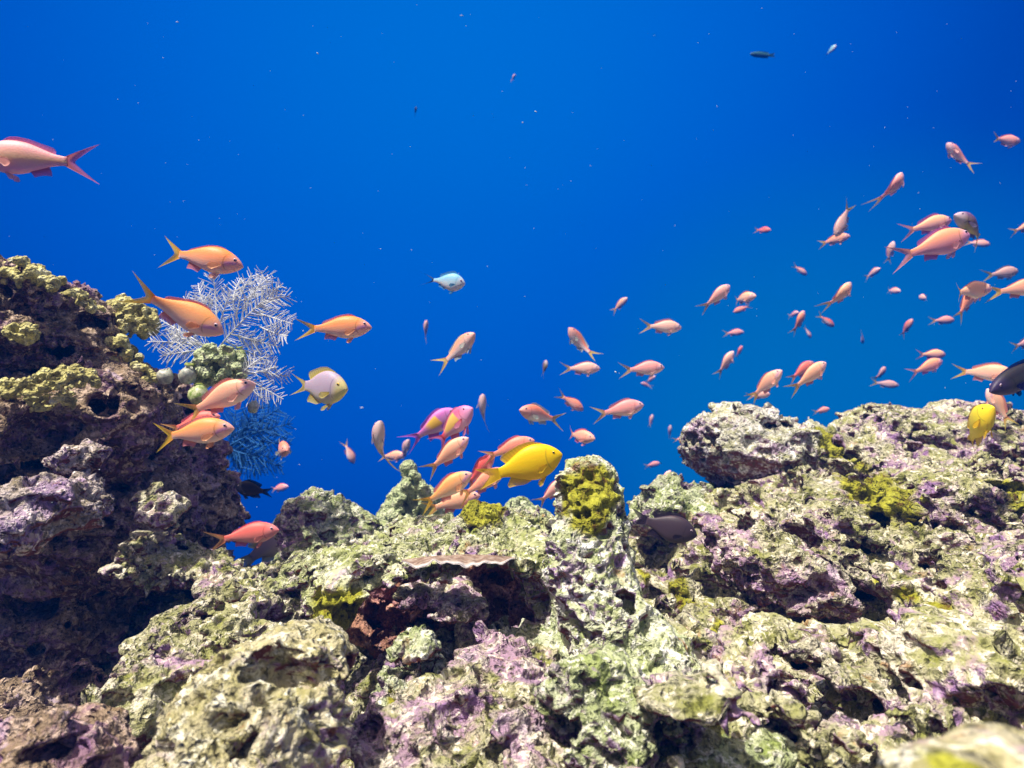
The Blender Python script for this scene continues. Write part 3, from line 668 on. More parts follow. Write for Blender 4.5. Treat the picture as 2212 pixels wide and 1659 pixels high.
# ------------------------------------------------------------------ fish
def skin(name, back, side, belly, head, patch=None, tailc=None, var=.10, rough=.5, cheek=None):
    m, t, b, o = new_mat(name)
    s = attr(t, 's'); tt = attr(t, 't'); g = t.nodes.new('ShaderNodeTexCoord'); oi = t.nodes.new('ShaderNodeObjectInfo')
    n = noise(t, g.outputs['Object'], 120, 3, .6)
    sv = math_n(t, 'ADD', s, math_n(t, 'MULTIPLY', math_n(t, 'SUBTRACT', n, .5), .35))
    c = ramp(t, math_n(t, 'ADD', math_n(t, 'MULTIPLY', sv, .5), .5), ((.10, belly), (.42, side), (.78, back)))
    if head: c = mixc(t, math_n(t, 'MULTIPLY', ramp(t, math_n(t, 'ADD', tt, math_n(t, 'MULTIPLY', s, .06)), ((.13, (1, 1, 1)), (.26, (0, 0, 0)))), .75), c, head)
    if cheek:
        ct = ramp(t, tt, ((.05, (0, 0, 0)), (.10, (1, 1, 1)), (.22, (1, 1, 1)), (.32, (0, 0, 0))))
        cs = ramp(t, math_n(t, 'ADD', math_n(t, 'MULTIPLY', math_n(t, 'ADD', s, math_n(t, 'MULTIPLY', tt, 1.8)), .5), .5), ((.48, (0, 0, 0)), (.56, (1, 1, 1)), (.66, (1, 1, 1)), (.74, (0, 0, 0))))
        c = mixc(t, math_n(t, 'MULTIPLY', mixc(t, 1.0, ct, cs, 'MULTIPLY'), .7), c, cheek)
    s2 = math_n(t, 'MULTIPLY', s, s)
    gl = math_n(t, 'ABSOLUTE', math_n(t, 'SUBTRACT', tt, math_n(t, 'SUBTRACT', .265, math_n(t, 'MULTIPLY', s2, .085))))      # edge of the gill cover
    gm = math_n(t, 'MULTIPLY', ramp(t, gl, ((0.004, (.55, .55, .55)), (0.014, (0, 0, 0)))), ramp(t, s2, ((.35, (1, 1, 1)), (.62, (0, 0, 0)))))
    c = mixc(t, gm, c, tuple(.45 * x for x in back))
    if tailc: c = mixc(t, ramp(t, tt, ((.80, (0, 0, 0)), (.98, (1, 1, 1)))), c, tailc)
    if patch:
        p0, p1, pc = patch
        pm = ramp(t, math_n(t, 'ADD', tt, math_n(t, 'MULTIPLY', s, -.05)), ((p0 - .01, (0, 0, 0)), (p0 + .02, (1, 1, 1)), (p1 - .10, (1, 1, 1)), (p1 + .04, (0, 0, 0))))
        pz = ramp(t, math_n(t, 'ADD', math_n(t, 'MULTIPLY', s, .5), .5), ((.30, (0, 0, 0)), (.42, (1, 1, 1)), (.86, (1, 1, 1)), (.95, (0, 0, 0))))
        c = mixc(t, mixc(t, 1.0, pm, pz, 'MULTIPLY'), c, pc)
    hs = t.nodes.new('ShaderNodeHueSaturation')
    t.links.new(c, hs.inputs['Color'])
    t.links.new(math_n(t, 'ADD', math_n(t, 'MULTIPLY', oi.outputs['Random'], .03), .485), hs.inputs['Hue'])
    t.links.new(math_n(t, 'ADD', math_n(t, 'MULTIPLY', oi.outputs['Random'], -2 * var), 1 + var), hs.inputs['Saturation'])
    t.links.new(hs.outputs[0], b.inputs['Base Color'])
    b.inputs['Roughness'].default_value = rough; b.inputs['Specular IOR Level'].default_value = .35
    b.inputs['Subsurface Weight'].default_value = .25; b.inputs['Subsurface Scale'].default_value = .004
    bump(t, b, voro(t, g.outputs['Object'], 600), .0002, .4)
    return m

def finmat(name, root, tip, alpha=.35):
    m, t, b, o = new_mat(name)
    f = attr(t, 'f'); r = attr(t, 'r')
    c = ramp(t, f, ((.05, root), (.75, tip)))
    w = t.nodes.new('ShaderNodeMath'); w.operation = 'SINE'; t.links.new(math_n(t, 'MULTIPLY', r, 90.0), w.inputs[0])
    c = mixc(t, math_n(t, 'MULTIPLY', math_n(t, 'ADD', w.outputs[0], 1.0), .16), c, tuple(.55 * x for x in root))
    t.links.new(c, b.inputs['Base Color']); b.inputs['Roughness'].default_value = .5; b.inputs['Specular IOR Level'].default_value = .2
    tr = t.nodes.new('ShaderNodeBsdfTranslucent'); t.links.new(c, tr.inputs['Color'])
    mx = t.nodes.new('ShaderNodeMixShader'); mx.inputs['Fac'].default_value = alpha
    t.links.new(b.outputs[0], mx.inputs[1]); t.links.new(tr.outputs[0], mx.inputs[2])
    tp = t.nodes.new('ShaderNodeBsdfTransparent'); m2 = t.nodes.new('ShaderNodeMixShader')
    t.links.new(math_n(t, 'MULTIPLY', f, .48), m2.inputs['Fac']); t.links.new(mx.outputs[0], m2.inputs[1]); t.links.new(tp.outputs[0], m2.inputs[2])
    t.links.new(m2.outputs[0], o.inputs['Surface'])
    return m

YEL = (.72, .55, .05); DIM = (.45, .25, .10)
VAR = {
 # skin, tail fin, other fins; school bellies lightened to paint in fill light
 'orange':  (skin('orange_fish_skin', (.96, .42, .14), (.95, .52, .30), (.95, .70, .64), (.90, .52, .48), cheek=(.62, .26, .50)), finmat('yellow_tail', (.90, .48, .07), YEL), finmat('rose_fin', (.90, .36, .20), (.74, .28, .34))),
 'salmon':  (skin('salmon_fish_skin', (.95, .42, .26), (.95, .52, .40), (.95, .70, .66), (.92, .54, .52), cheek=(.64, .34, .56)), finmat('olive_yellow_tail', (.86, .42, .14), (.66, .56, .12)), finmat('salmon_fin', (.84, .32, .22), (.70, .30, .28))),
 'pink':    (skin('pink_fish_skin', (.94, .44, .38), (.95, .55, .50), (.95, .74, .74), (.92, .60, .62), cheek=(.70, .40, .60)), finmat('pale_yellow_tail', (.86, .44, .26), (.62, .54, .22)), finmat('pink_fin', (.82, .34, .32), (.70, .34, .42))),
 'red':     (skin('red_pink_fish_skin', (.93, .28, .20), (.94, .38, .30), (.92, .56, .50), (.90, .42, .38)), finmat('rust_tail', (.82, .30, .14), (.68, .42, .16)), finmat('red_fin', (.88, .26, .26), (.78, .24, .34))),
 'whitish': (skin('pale_belly_fish_skin', (.90, .30, .18), (.78, .52, .50), (.78, .72, .76), (.80, .40, .34)), finmat('bright_yellow_tail', (.72, .48, .24), (.74, .60, .10)), finmat('pale_fin', (.62, .50, .46), (.50, .62, .58))),
 'grey':    (skin('grey_rose_fish_skin', (.62, .34, .34), (.62, .42, .46), (.66, .56, .62), (.66, .46, .46)), finmat('ochre_tail', (.55, .36, .20), (.52, .44, .12)), finmat('grey_fin', (.45, .32, .36), (.34, .34, .42))),
 'violet':  (skin('violet_fish_skin', (.62, .20, .55), (.66, .34, .62), (.62, .44, .70), (.60, .26, .66), (.42, .74, (.86, .58, .10))), finmat('violet_tail', (.66, .18, .50), (.52, .14, .72)), finmat('violet_fin', (.64, .14, .42), (.50, .18, .66))),
 'magenta': (skin('magenta_fish_skin', (.90, .16, .30), (.80, .36, .52), (.78, .58, .74), (.76, .34, .60), (.34, .84, (.90, .62, .16)), (.86, .10, .08)), finmat('crimson_tail', (.76, .14, .16), (.62, .20, .42)), finmat('crimson_fin', (.86, .18, .20), (.72, .30, .48))),
 'dawn':    (skin('dawn_pink_fish_skin', (.92, .42, .42), (.96, .60, .34), (.80, .40, .64), None), finmat('rose_forked_tail', (.86, .30, .26), (.66, .20, .46)), finmat('mauve_fin', (.76, .24, .36), (.60, .18, .50))),
 'male':    (skin('rosy_male_fish_skin', (.92, .46, .26), (.90, .42, .44), (.80, .44, .66), (.74, .36, .62)), finmat('rose_violet_tail', (.86, .40, .32), (.66, .34, .48)), finmat('plum_fin', (.72, .24, .42), (.56, .20, .56))),
 'lavender':(skin('lavender_fish_skin', (.42, .34, .46), (.46, .38, .52), (.60, .56, .44), (.74, .66, .18)), finmat('clear_yellow_tail', (.60, .52, .30), (.72, .60, .06)), finmat('yellow_fin', (.68, .56, .14), (.74, .66, .20))),
 'dusky':   (skin('dusky_fish_skin', (.20, .10, .24), (.38, .26, .18), (.46, .38, .16), (.62, .50, .60)), finmat('dusky_yellow_tail', (.52, .42, .18), (.60, .52, .16)), finmat('dusky_fin', (.22, .14, .26), (.20, .18, .32))),
 'yellow':  (skin('yellow_damsel_skin', (.92, .66, .008), (.93, .68, .006), (.90, .60, .006), None, var=.02), finmat('damsel_tail', (.90, .62, .006), (.86, .58, .012), .25), finmat('damsel_fin', (.88, .58, .006), (.82, .56, .012), .25)),
 'black':   (skin('black_damsel_skin', (.010, .009, .014), (.014, .012, .020), (.02, .016, .028), None, var=.02), finmat('black_tail', (.010, .010, .016), (.016, .016, .028), .1), finmat('black_fin', (.010, .010, .016), (.014, .014, .024), .1)),
 'slate':   (skin('slate_damsel_skin', (.045, .030, .042), (.060, .040, .055), (.085, .060, .075), None, var=.02), finmat('slate_tail', (.03, .02, .035), (.03, .022, .04), .1), finmat('slate_fin', (.03, .02, .035), (.03, .022, .04), .1)),
 'blue':    (skin('silver_blue_skin', (.22, .58, .80), (.52, .72, .82), (.80, .78, .82), (.70, .70, .78), var=.04), finmat('dark_blue_tail', (.10, .20, .32), (.01, .02, .06), .1), finmat('blue_fin', (.18, .52, .78), (.12, .42, .72))),
 'navy':    (skin('navy_fish_skin', (.020, .018, .022), (.060, .055, .045), (.012, .012, .12), (.03, .02, .09), var=.02), finmat('navy_tail', (.01, .01, .09), (.01, .01, .12), .1), finmat('navy_fin', (.01, .01, .09), (.01, .01, .14), .1)),
 'teal':    (skin('teal_fish_skin', (.02, .12, .16), (.04, .16, .20), (.05, .12, .22), None, var=.02), finmat('teal_tail', (.02, .12, .16), (.02, .10, .18)), finmat('teal_fin', (.02, .12, .16), (.02, .10, .18))),
}
M_clear = {}
def clear_fin(var, col):
    if var not in M_clear:
        m, t, b, o = new_mat('clear_fin'); b.inputs['Base Color'].default_value = (*col, 1); b.inputs['Roughness'].default_value = .5
        tp = t.nodes.new('ShaderNodeBsdfTransparent'); mx = t.nodes.new('ShaderNodeMixShader'); mx.inputs['Fac'].default_value = .45
        t.links.new(b.outputs[0], mx.inputs[1]); t.links.new(tp.outputs[0], mx.inputs[2]); t.links.new(mx.outputs[0], o.inputs['Surface']); M_clear[var] = m
    return M_clear[var]
CLEAR = {'orange': (.95, .44, .20), 'salmon': (.92, .46, .34), 'pink': (.90, .50, .46), 'red': (.88, .34, .28), 'male': (.80, .36, .40), 'dawn': (.90, .42, .36)}
M_eyew, t, b, o = new_mat('fish_eye_ring'); b.inputs['Base Color'].default_value = (.55, .42, .52, 1); b.inputs['Roughness'].default_value = .25
M_eyeb, t, b, o = new_mat('fish_pupil'); b.inputs['Base Color'].default_value = (.012, .010, .022, 1); b.inputs['Roughness'].default_value = .12
M_eyey, t, b, o = new_mat('yellow_eye_ring'); b.inputs['Base Color'].default_value = (.80, .52, .03, 1); b.inputs['Roughness'].default_value = .25

def I(tab, t): return np.interp(t, [a for a, _ in tab], [b for _, b in tab])
SHAPE = {
 'anthias': dict(SL=.77, top=[(0,0.000),(.03,0.042),(.08,0.077),(.16,0.118),(.28,0.155),(.42,0.167),(.56,0.150),(.70,0.107),(.84,0.062),(.93,0.044),(1,0.046)],
    bot=[(0,-0.012),(.03,-0.040),(.08,-0.069),(.16,-0.106),(.28,-0.139),(.42,-0.150),(.56,-0.132),(.70,-0.093),(.84,-0.055),(.93,-0.042),(1,-0.044)],
    wid=[(0,.016),(.03,.040),(.10,.072),(.20,.092),(.34,.098),(.50,.084),(.66,.058),(.82,.031),(.94,.016),(1,.010)],
    tail=(.052, .075, .29, .180, 1.6), dorsal=(.27,.86,.070,.25), anal=(.60,.80,.075,.35), eye=(.115,.36,.023), pelvic=.115, pect=.15),
 'bigbody': dict(SL=.75, top=[(0,.0),(.03,.055),(.08,.098),(.16,.14),(.28,.175),(.42,.18),(.56,.158),(.70,.115),(.84,.068),(.93,.050),(1,.052)],
    bot=[(0,-.02),(.03,-.048),(.08,-.082),(.16,-.125),(.28,-.160),(.42,-.168),(.56,-.146),(.70,-.102),(.84,-.060),(.93,-.046),(1,-.05)],
    wid=[(0,.02),(.03,.042),(.10,.07),(.20,.086),(.34,.09),(.50,.078),(.66,.055),(.82,.030),(.94,.016),(1,.010)],
    tail=(.055, .07, .35, .20, 1.9), dorsal=(.25,.86,.085,.30), anal=(.58,.80,.10,.45), eye=(.13,.36,.022), pelvic=.16, pect=.17),
 'damsel': dict(SL=.78, top=[(0,.02),(.03,.062),(.08,.105),(.16,.158),(.28,.205),(.42,.222),(.56,.205),(.70,.155),(.84,.092),(.93,.066),(1,.066)],
    bot=[(0,-.01),(.03,-.045),(.08,-.086),(.16,-.142),(.28,-.190),(.42,-.208),(.56,-.192),(.70,-.142),(.84,-.084),(.93,-.062),(1,-.062)],
    wid=[(0,.02),(.03,.040),(.10,.068),(.20,.088),(.34,.096),(.50,.084),(.66,.060),(.82,.034),(.94,.018),(1,.012)],
    tail=(.068, .135, .29, .135, 1.5), dorsal=(.24,.86,.072,-.35), anal=(.56,.84,.090,-.40), eye=(.135,.36,.020), pelvic=.15, pect=.15),
 'chromis': dict(SL=.72, top=[(0,.01),(.03,.055),(.08,.10),(.16,.15),(.28,.19),(.42,.195),(.56,.165),(.70,.11),(.84,.056),(.93,.038),(1,.038)],
    bot=[(0,-.02),(.03,-.055),(.08,-.10),(.16,-.155),(.28,-.20),(.42,-.205),(.56,-.17),(.70,-.11),(.84,-.054),(.93,-.036),(1,-.036)],
    wid=[(0,.02),(.03,.042),(.10,.07),(.20,.088),(.34,.09),(.50,.074),(.66,.05),(.82,.026),(.94,.014),(1,.010)],
    tail=(.038, .05, .37, .17, 2.2), dorsal=(.26,.80,.075,.1), anal=(.58,.80,.06,.1), eye=(.12,.30,.026), pelvic=.11, pect=.14),
 'wrasse': dict(SL=.82, top=[(0,.0),(.03,.03),(.10,.066),(.22,.10),(.36,.112),(.55,.108),(.72,.09),(.86,.068),(.94,.06),(1,.06)],
    bot=[(0,-.01),(.03,-.03),(.10,-.062),(.22,-.096),(.36,-.108),(.55,-.104),(.72,-.086),(.86,-.066),(.94,-.058),(1,-.058)],
    wid=[(0,.01),(.03,.026),(.10,.048),(.22,.064),(.36,.07),(.55,.062),(.72,.046),(.86,.028),(1,.012)],
    tail=(.06, .14, .2, .10, 1.2), dorsal=(.22,.88,.045,-.1), anal=(.5,.86,.045,-.1), eye=(.10,.25,.014), pelvic=.06, pect=.12),
}

SHAPE['forktail'] = dict(SHAPE['damsel'], SL=.70, tail=(.062, .07, .37, .175, 2.0))

def bender(L, bend, SL):
    def f(v):
        v = np.array(v, dtype=float)
        s = np.clip(.5 - v[:, 0] / L - .18, 0, None)
        y0 = bend * L * s ** 2; sl = 2 * bend * s
        c = 1 / np.sqrt(1 + sl ** 2)
        x, y = v[:, 0].copy(), v[:, 1].copy()
        v[:, 1] = y0 + y * c; v[:, 0] = x + y * sl * c + np.where(s > 0, (s - s * (1 - .33 * np.minimum(sl ** 2, 1.2) * .5)) * L, 0)
        return v
    return f

def grid_faces(n, m, off=0):
    i, j = np.meshgrid(np.arange(n - 1), np.arange(m - 1), indexing='ij'); a = (i * m + j).ravel() + off
    return np.stack([a, a + 1, a + m + 1, a + m], 1)

def fin_sheet(G, thick, nrm=None):
    """G (n across, m root-to-tip, 3) -> closed thin fin with attributes f (root to tip) and r (ray)"""
    n, m, _ = G.shape
    du = np.gradient(G, axis=0); dv = np.gradient(G, axis=1); nn = np.cross(du, dv); nn /= np.linalg.norm(nn, axis=2, keepdims=True) + 1e-12
    th = thick * (1 - .8 * np.linspace(0, 1, m))[None, :, None]
    A = (G + nn * th).reshape(-1, 3); Bk = (G - nn * th).reshape(-1, 3)
    f1 = grid_faces(n, m); f2 = f1[:, ::-1] + n * m
    rim = [(i * m + j) for i, j in [(i, 0) for i in range(n)] + [(n - 1, j) for j in range(1, m)] + [(i, m - 1) for i in range(n - 2, -1, -1)] + [(0, j) for j in range(m - 2, 0, -1)]]
    rim = np.array(rim); r2 = np.roll(rim, -1); f3 = np.stack([rim, rim + n * m, r2 + n * m, r2], 1)
    f = np.tile(np.linspace(0, 1, m)[None, :], (n, 1)).ravel(); r = np.tile(np.linspace(0, 1, n)[:, None], (1, m)).ravel()
    return np.concatenate([A, Bk]), np.concatenate([f1, f2, f3]), np.tile(f, 2), np.tile(r, 2)

def ball(c, r, n=10, sq=(1, 1, 1)):
    v, q = [], []
    for i in range(n + 1):
        ph = math.pi * (i / n * .998 + .001)
        for k in range(2 * n): a = math.pi * k / n; v.append((c[0] + sq[0] * r * math.sin(ph) * math.cos(a), c[1] + sq[1] * r * math.cos(ph), c[2] + sq[2] * r * math.sin(ph) * math.sin(a)))
    for i in range(n):
        for k in range(2 * n): q.append((i * 2 * n + k, i * 2 * n + (k + 1) % (2 * n), (i + 1) * 2 * n + (k + 1) % (2 * n), (i + 1) * 2 * n + k))
    return np.array(v), np.array(q)[:, ::-1]

def fish_parts(sh, L, bend, seed):
    """-> dict of part name -> list of (verts, faces, attrs)"""
    R = random.Random(seed); D = SHAPE[sh]; SL = D['SL']; bend += R.uniform(-.22, .22) if sh == 'anthias' else 0; bf = bender(L, bend, SL); out = {}
    ns, nr = 34, 20
    t = np.concatenate(([0], (np.linspace(0, 1, ns) ** 1.25)[1:])); X = .5 - SL * t
    zt = I(D['top'], t); zb = I(D['bot'], t); w = I(D['wid'], t)
    k = np.ones(5) / 5
    for a in (zt, zb, w):
        a[2:-2] = np.convolve(a, k, 'valid')
    v = []; ts = []; ss = []
    for i in range(ns):
        for j in range(nr):
            a = 2 * math.pi * j / nr; ca, sa = math.cos(a), math.sin(a)
            y = w[i] * math.copysign(abs(ca) ** .9, ca); zc = (zt[i] + zb[i]) / 2; hh = (zt[i] - zb[i]) / 2
            v.append((X[i], y, zc + hh * sa)); ts.append(t[i]); ss.append(sa)
    nose = len(v); v.append((.5 + .006, 0, (zt[0] + zb[0]) / 2)); ts.append(0); ss.append(0)
    end = len(v); v.append((X[-1] - .005, 0, (zt[-1] + zb[-1]) / 2)); ts.append(1); ss.append(0)
    q = [(i * nr + j, i * nr + (j + 1) % nr, (i + 1) * nr + (j + 1) % nr, (i + 1) * nr + j) for i in range(ns - 1) for j in range(nr)]
    tr = [(nose, (j + 1) % nr, j) for j in range(nr)] + [(end, (ns - 1) * nr + j, (ns - 1) * nr + (j + 1) % nr) for j in range(nr)]
    out['body'] = [(bf(np.array(v) * L), [np.array(q), np.array(tr)], {'t': ts, 's': ss})]
    th = .0035
    # tail fin
    rt, n0, n1, lz, pw = D['tail']; na, nm = 19, 7
    A = np.linspace(-1, 1, na); S_ = np.linspace(0, 1, nm); xr = .5 - SL + .012
    G = np.zeros((na, nm, 3)); spread = R.uniform(.85, 1.12)
    for i, a in enumerate(A):
        tx = xr - (n0 + (n1 - n0 - .0) * abs(a) ** pw); tz = a * lz * spread * (.55 + .45 * abs(a))
        for j, s in enumerate(S_):
            G[i, j] = (xr + (tx - xr) * s, .012 * math.sin(3 * s + seed) * s, a * rt * .9 * (1 - s) + tz * s ** 1.0 + 0)
    G[:, 0, 0] = xr + .02 * (1 - A ** 2)
    x = fin_sheet(G, th); out['tail_fin'] = [(bf(x[0] * L), x[1], {'f': x[2], 'r': x[3]})]
    # dorsal and anal fins
    def ridge(t0, t1, h, peak, top, n=16, m=5):
        G = np.zeros((n, m, 3)); tab = D['top'] if top else D['bot']; sg = 1 if top else -1
        for i, u in enumerate(np.linspace(0, 1, n)):
            tt = t0 + (t1 - t0) * u; z = I(tab, tt) - sg * .012
            if peak >= 0: hh = h * (min(1, u / .12) ** .7) * (1 - .25 * math.sin(math.pi * u)) * (1 if u < .92 else (1 - (u - .92) / .08 * .55)) * (.8 + peak * u)
            else: hh = h * (min(1, u / .3) ** .8) * (.55 + .75 * u ** 2.0) * (1 if u < .93 else 1 - (u - .93) / .07 * .30)
            lean = .35 + (.55 * u if peak < 0 else .25 * u)
            for j, s in enumerate(np.linspace(0, 1, m)):
                G[i, j] = (.5 - SL * tt - hh * lean * s, .006 * math.sin(5 * u + seed) * s, z + sg * (hh + .012) * s)
        x = fin_sheet(G, th); return (bf(x[0] * L), x[1], {'f': x[2], 'r': x[3]})
    d0, d1, dh, dp = D['dorsal']; out['dorsal_fin'] = [ridge(d0, d1, dh * (R.uniform(.25, .85) if sh in ('anthias', 'bigbody') else 1), dp, True)]
    a0, a1, ah, ap = D['anal']; out['anal_fin'] = [ridge(a0, a1, ah, ap, False, 10)]
    # pelvic and pectoral fins
    def paddle(p, dx, dn, ln, wd, n=8, m=5):
        p = np.array(p); dx = np.array(dx, dtype=float); dx /= np.linalg.norm(dx); dn = np.array(dn, dtype=float); dn -= dx * dn.dot(dx); dn /= np.linalg.norm(dn)
        G = np.zeros((n, m, 3))
        for i, u in enumerate(np.linspace(-1, 1, n)):
            for j, s in enumerate(np.linspace(0, 1, m)):
                G[i, j] = p + dx * ln * s * (1 - .28 * u * u) + dn * wd * u * (.25 + .75 * s)
        x = fin_sheet(G, th * .8); return (bf(x[0] * L), x[1], {'f': x[2], 'r': x[3]})
    wy = I(D['wid'], .30); zb3 = I(D['bot'], .33)
    out['pelvic_fin'] = [paddle((.5 - SL * .33, sg * wy * .25, zb3 + .012), (-.75, sg * .22, -.62), (-.4, 0, .8), D['pelvic'], .026) for sg in (1, -1)]
    fl = R.uniform(.10, .45)
    out['pectoral_fin'] = [paddle((.5 - SL * .28, sg * I(D['wid'], .28) * .94, I(D['bot'], .28) * .25), (-.75, sg * fl, -.28), (.15, 0, 1), D['pect'], .042) for sg in (1, -1)]
    te, fe, er = D['eye']; ez = I(D['top'], te) * fe * 1.0 + .012; hh = (I(D['top'], te) - I(D['bot'], te)) / 2; sa = min(.9, ez / hh); ey = I(D['wid'], te) * math.sqrt(1 - sa * sa) ** .9
    out['eye'] = []; out['pupil'] = []
    for sg in (1, -1):
        a, q = ball((.5 - SL * te, sg * (ey - .002), ez), er, 8, (1, .42, 1)); out['eye'].append((bf(a * L), q, {}))
        a, q = ball((.5 - SL * te + .001, sg * (ey + .0045), ez), er * .58, 7, (1, .35, 1)); out['pupil'].append((bf(a * L), q, {}))
    return out

_fc = [0]
def fish(name, shape, var, u, v, size, yaw, pitch, bend, L, label, cat='fish', group=None, d=None, roll=0.0):
    """size = nose to tail in picture units if it were side on; yaw 0 = facing the slope side, 180 = facing the wall side, -90 = facing the camera"""
    _fc[0] += 1; seed = _fc[0]
    d = d or L * F / size; L = size * d / F
    rot = Matrix.Rotation(math.radians(yaw), 4, 'Z') @ Matrix.Rotation(-math.radians(pitch), 4, 'Y') @ Matrix.Rotation(math.radians(roll), 4, 'X')
    sk, tf, of = VAR[var]; parts = fish_parts(shape, L, bend, seed)
    mat = {'body': sk, 'tail_fin': tf, 'dorsal_fin': of, 'anal_fin': of, 'pelvic_fin': of, 'pectoral_fin': of, 'eye': M_eyey if var in ('yellow', 'lavender') else M_eyew, 'pupil': M_eyeb}
    if var in CLEAR: mat['pectoral_fin'] = mat['pelvic_fin'] = clear_fin(var, CLEAR[var])
    if size < 44:      # far off: one mesh, parts too small to tell apart
        vs, fs, fm, at = [], [], [], {'t': [], 's': [], 'f': [], 'r': []}; n = 0; mats = [sk, tf, of, M_eyeb]
        for pn in ('body', 'tail_fin', 'dorsal_fin', 'anal_fin', 'pupil'):
            mi = {'body': 0, 'tail_fin': 1, 'pupil': 3}.get(pn, 2)
            for (pv, pf, pa) in parts[pn]:
                pf = pf if isinstance(pf, list) else [pf]
                for x in pf:
                    x = np.asarray(x)
                    if x.shape[1] == 3: x = np.c_[x, x[:, 2]]
                    fs.append(x + n); fm.append(np.full(len(x), mi))
                vs.append(pv); n += len(pv)
                for k_ in at: at[k_].append(np.asarray(pa.get(k_, np.zeros(len(pv)))))
        F4 = np.concatenate(fs); tri = F4[:, 2] == F4[:, 3]; fm = np.concatenate(fm)
        o = mesh_np(name, np.concatenate(vs), [F4[~tri], F4[tri][:, :3]], None, mats=mats, attrs={k_: np.concatenate(a) for k_, a in at.items()}, fmat=np.concatenate([fm[~tri], fm[tri]]))
        o.matrix_world = Matrix.Translation(Vector(P(u, v, d))) @ rot
        return tag(o, label, cat, group)
    e = empty(name, P(u, v, d)); e.rotation_euler = rot.to_euler(); tag(e, label, cat, group)
    skip = () if size > 60 else ('pelvic_fin', 'pectoral_fin')
    eyes = []
    for pn, lst in parts.items():
        if pn in skip: continue
        for i, (pv, pf, pa) in enumerate(lst):
            par = e if pn != 'pupil' else eyes[i]
            o = mesh_np(pn, pv, pf, mat[pn], par, attrs=pa)
            if pn == 'eye': eyes.append(o)
    return e

SCH = 'orange and pink reef fish swimming over the reef'
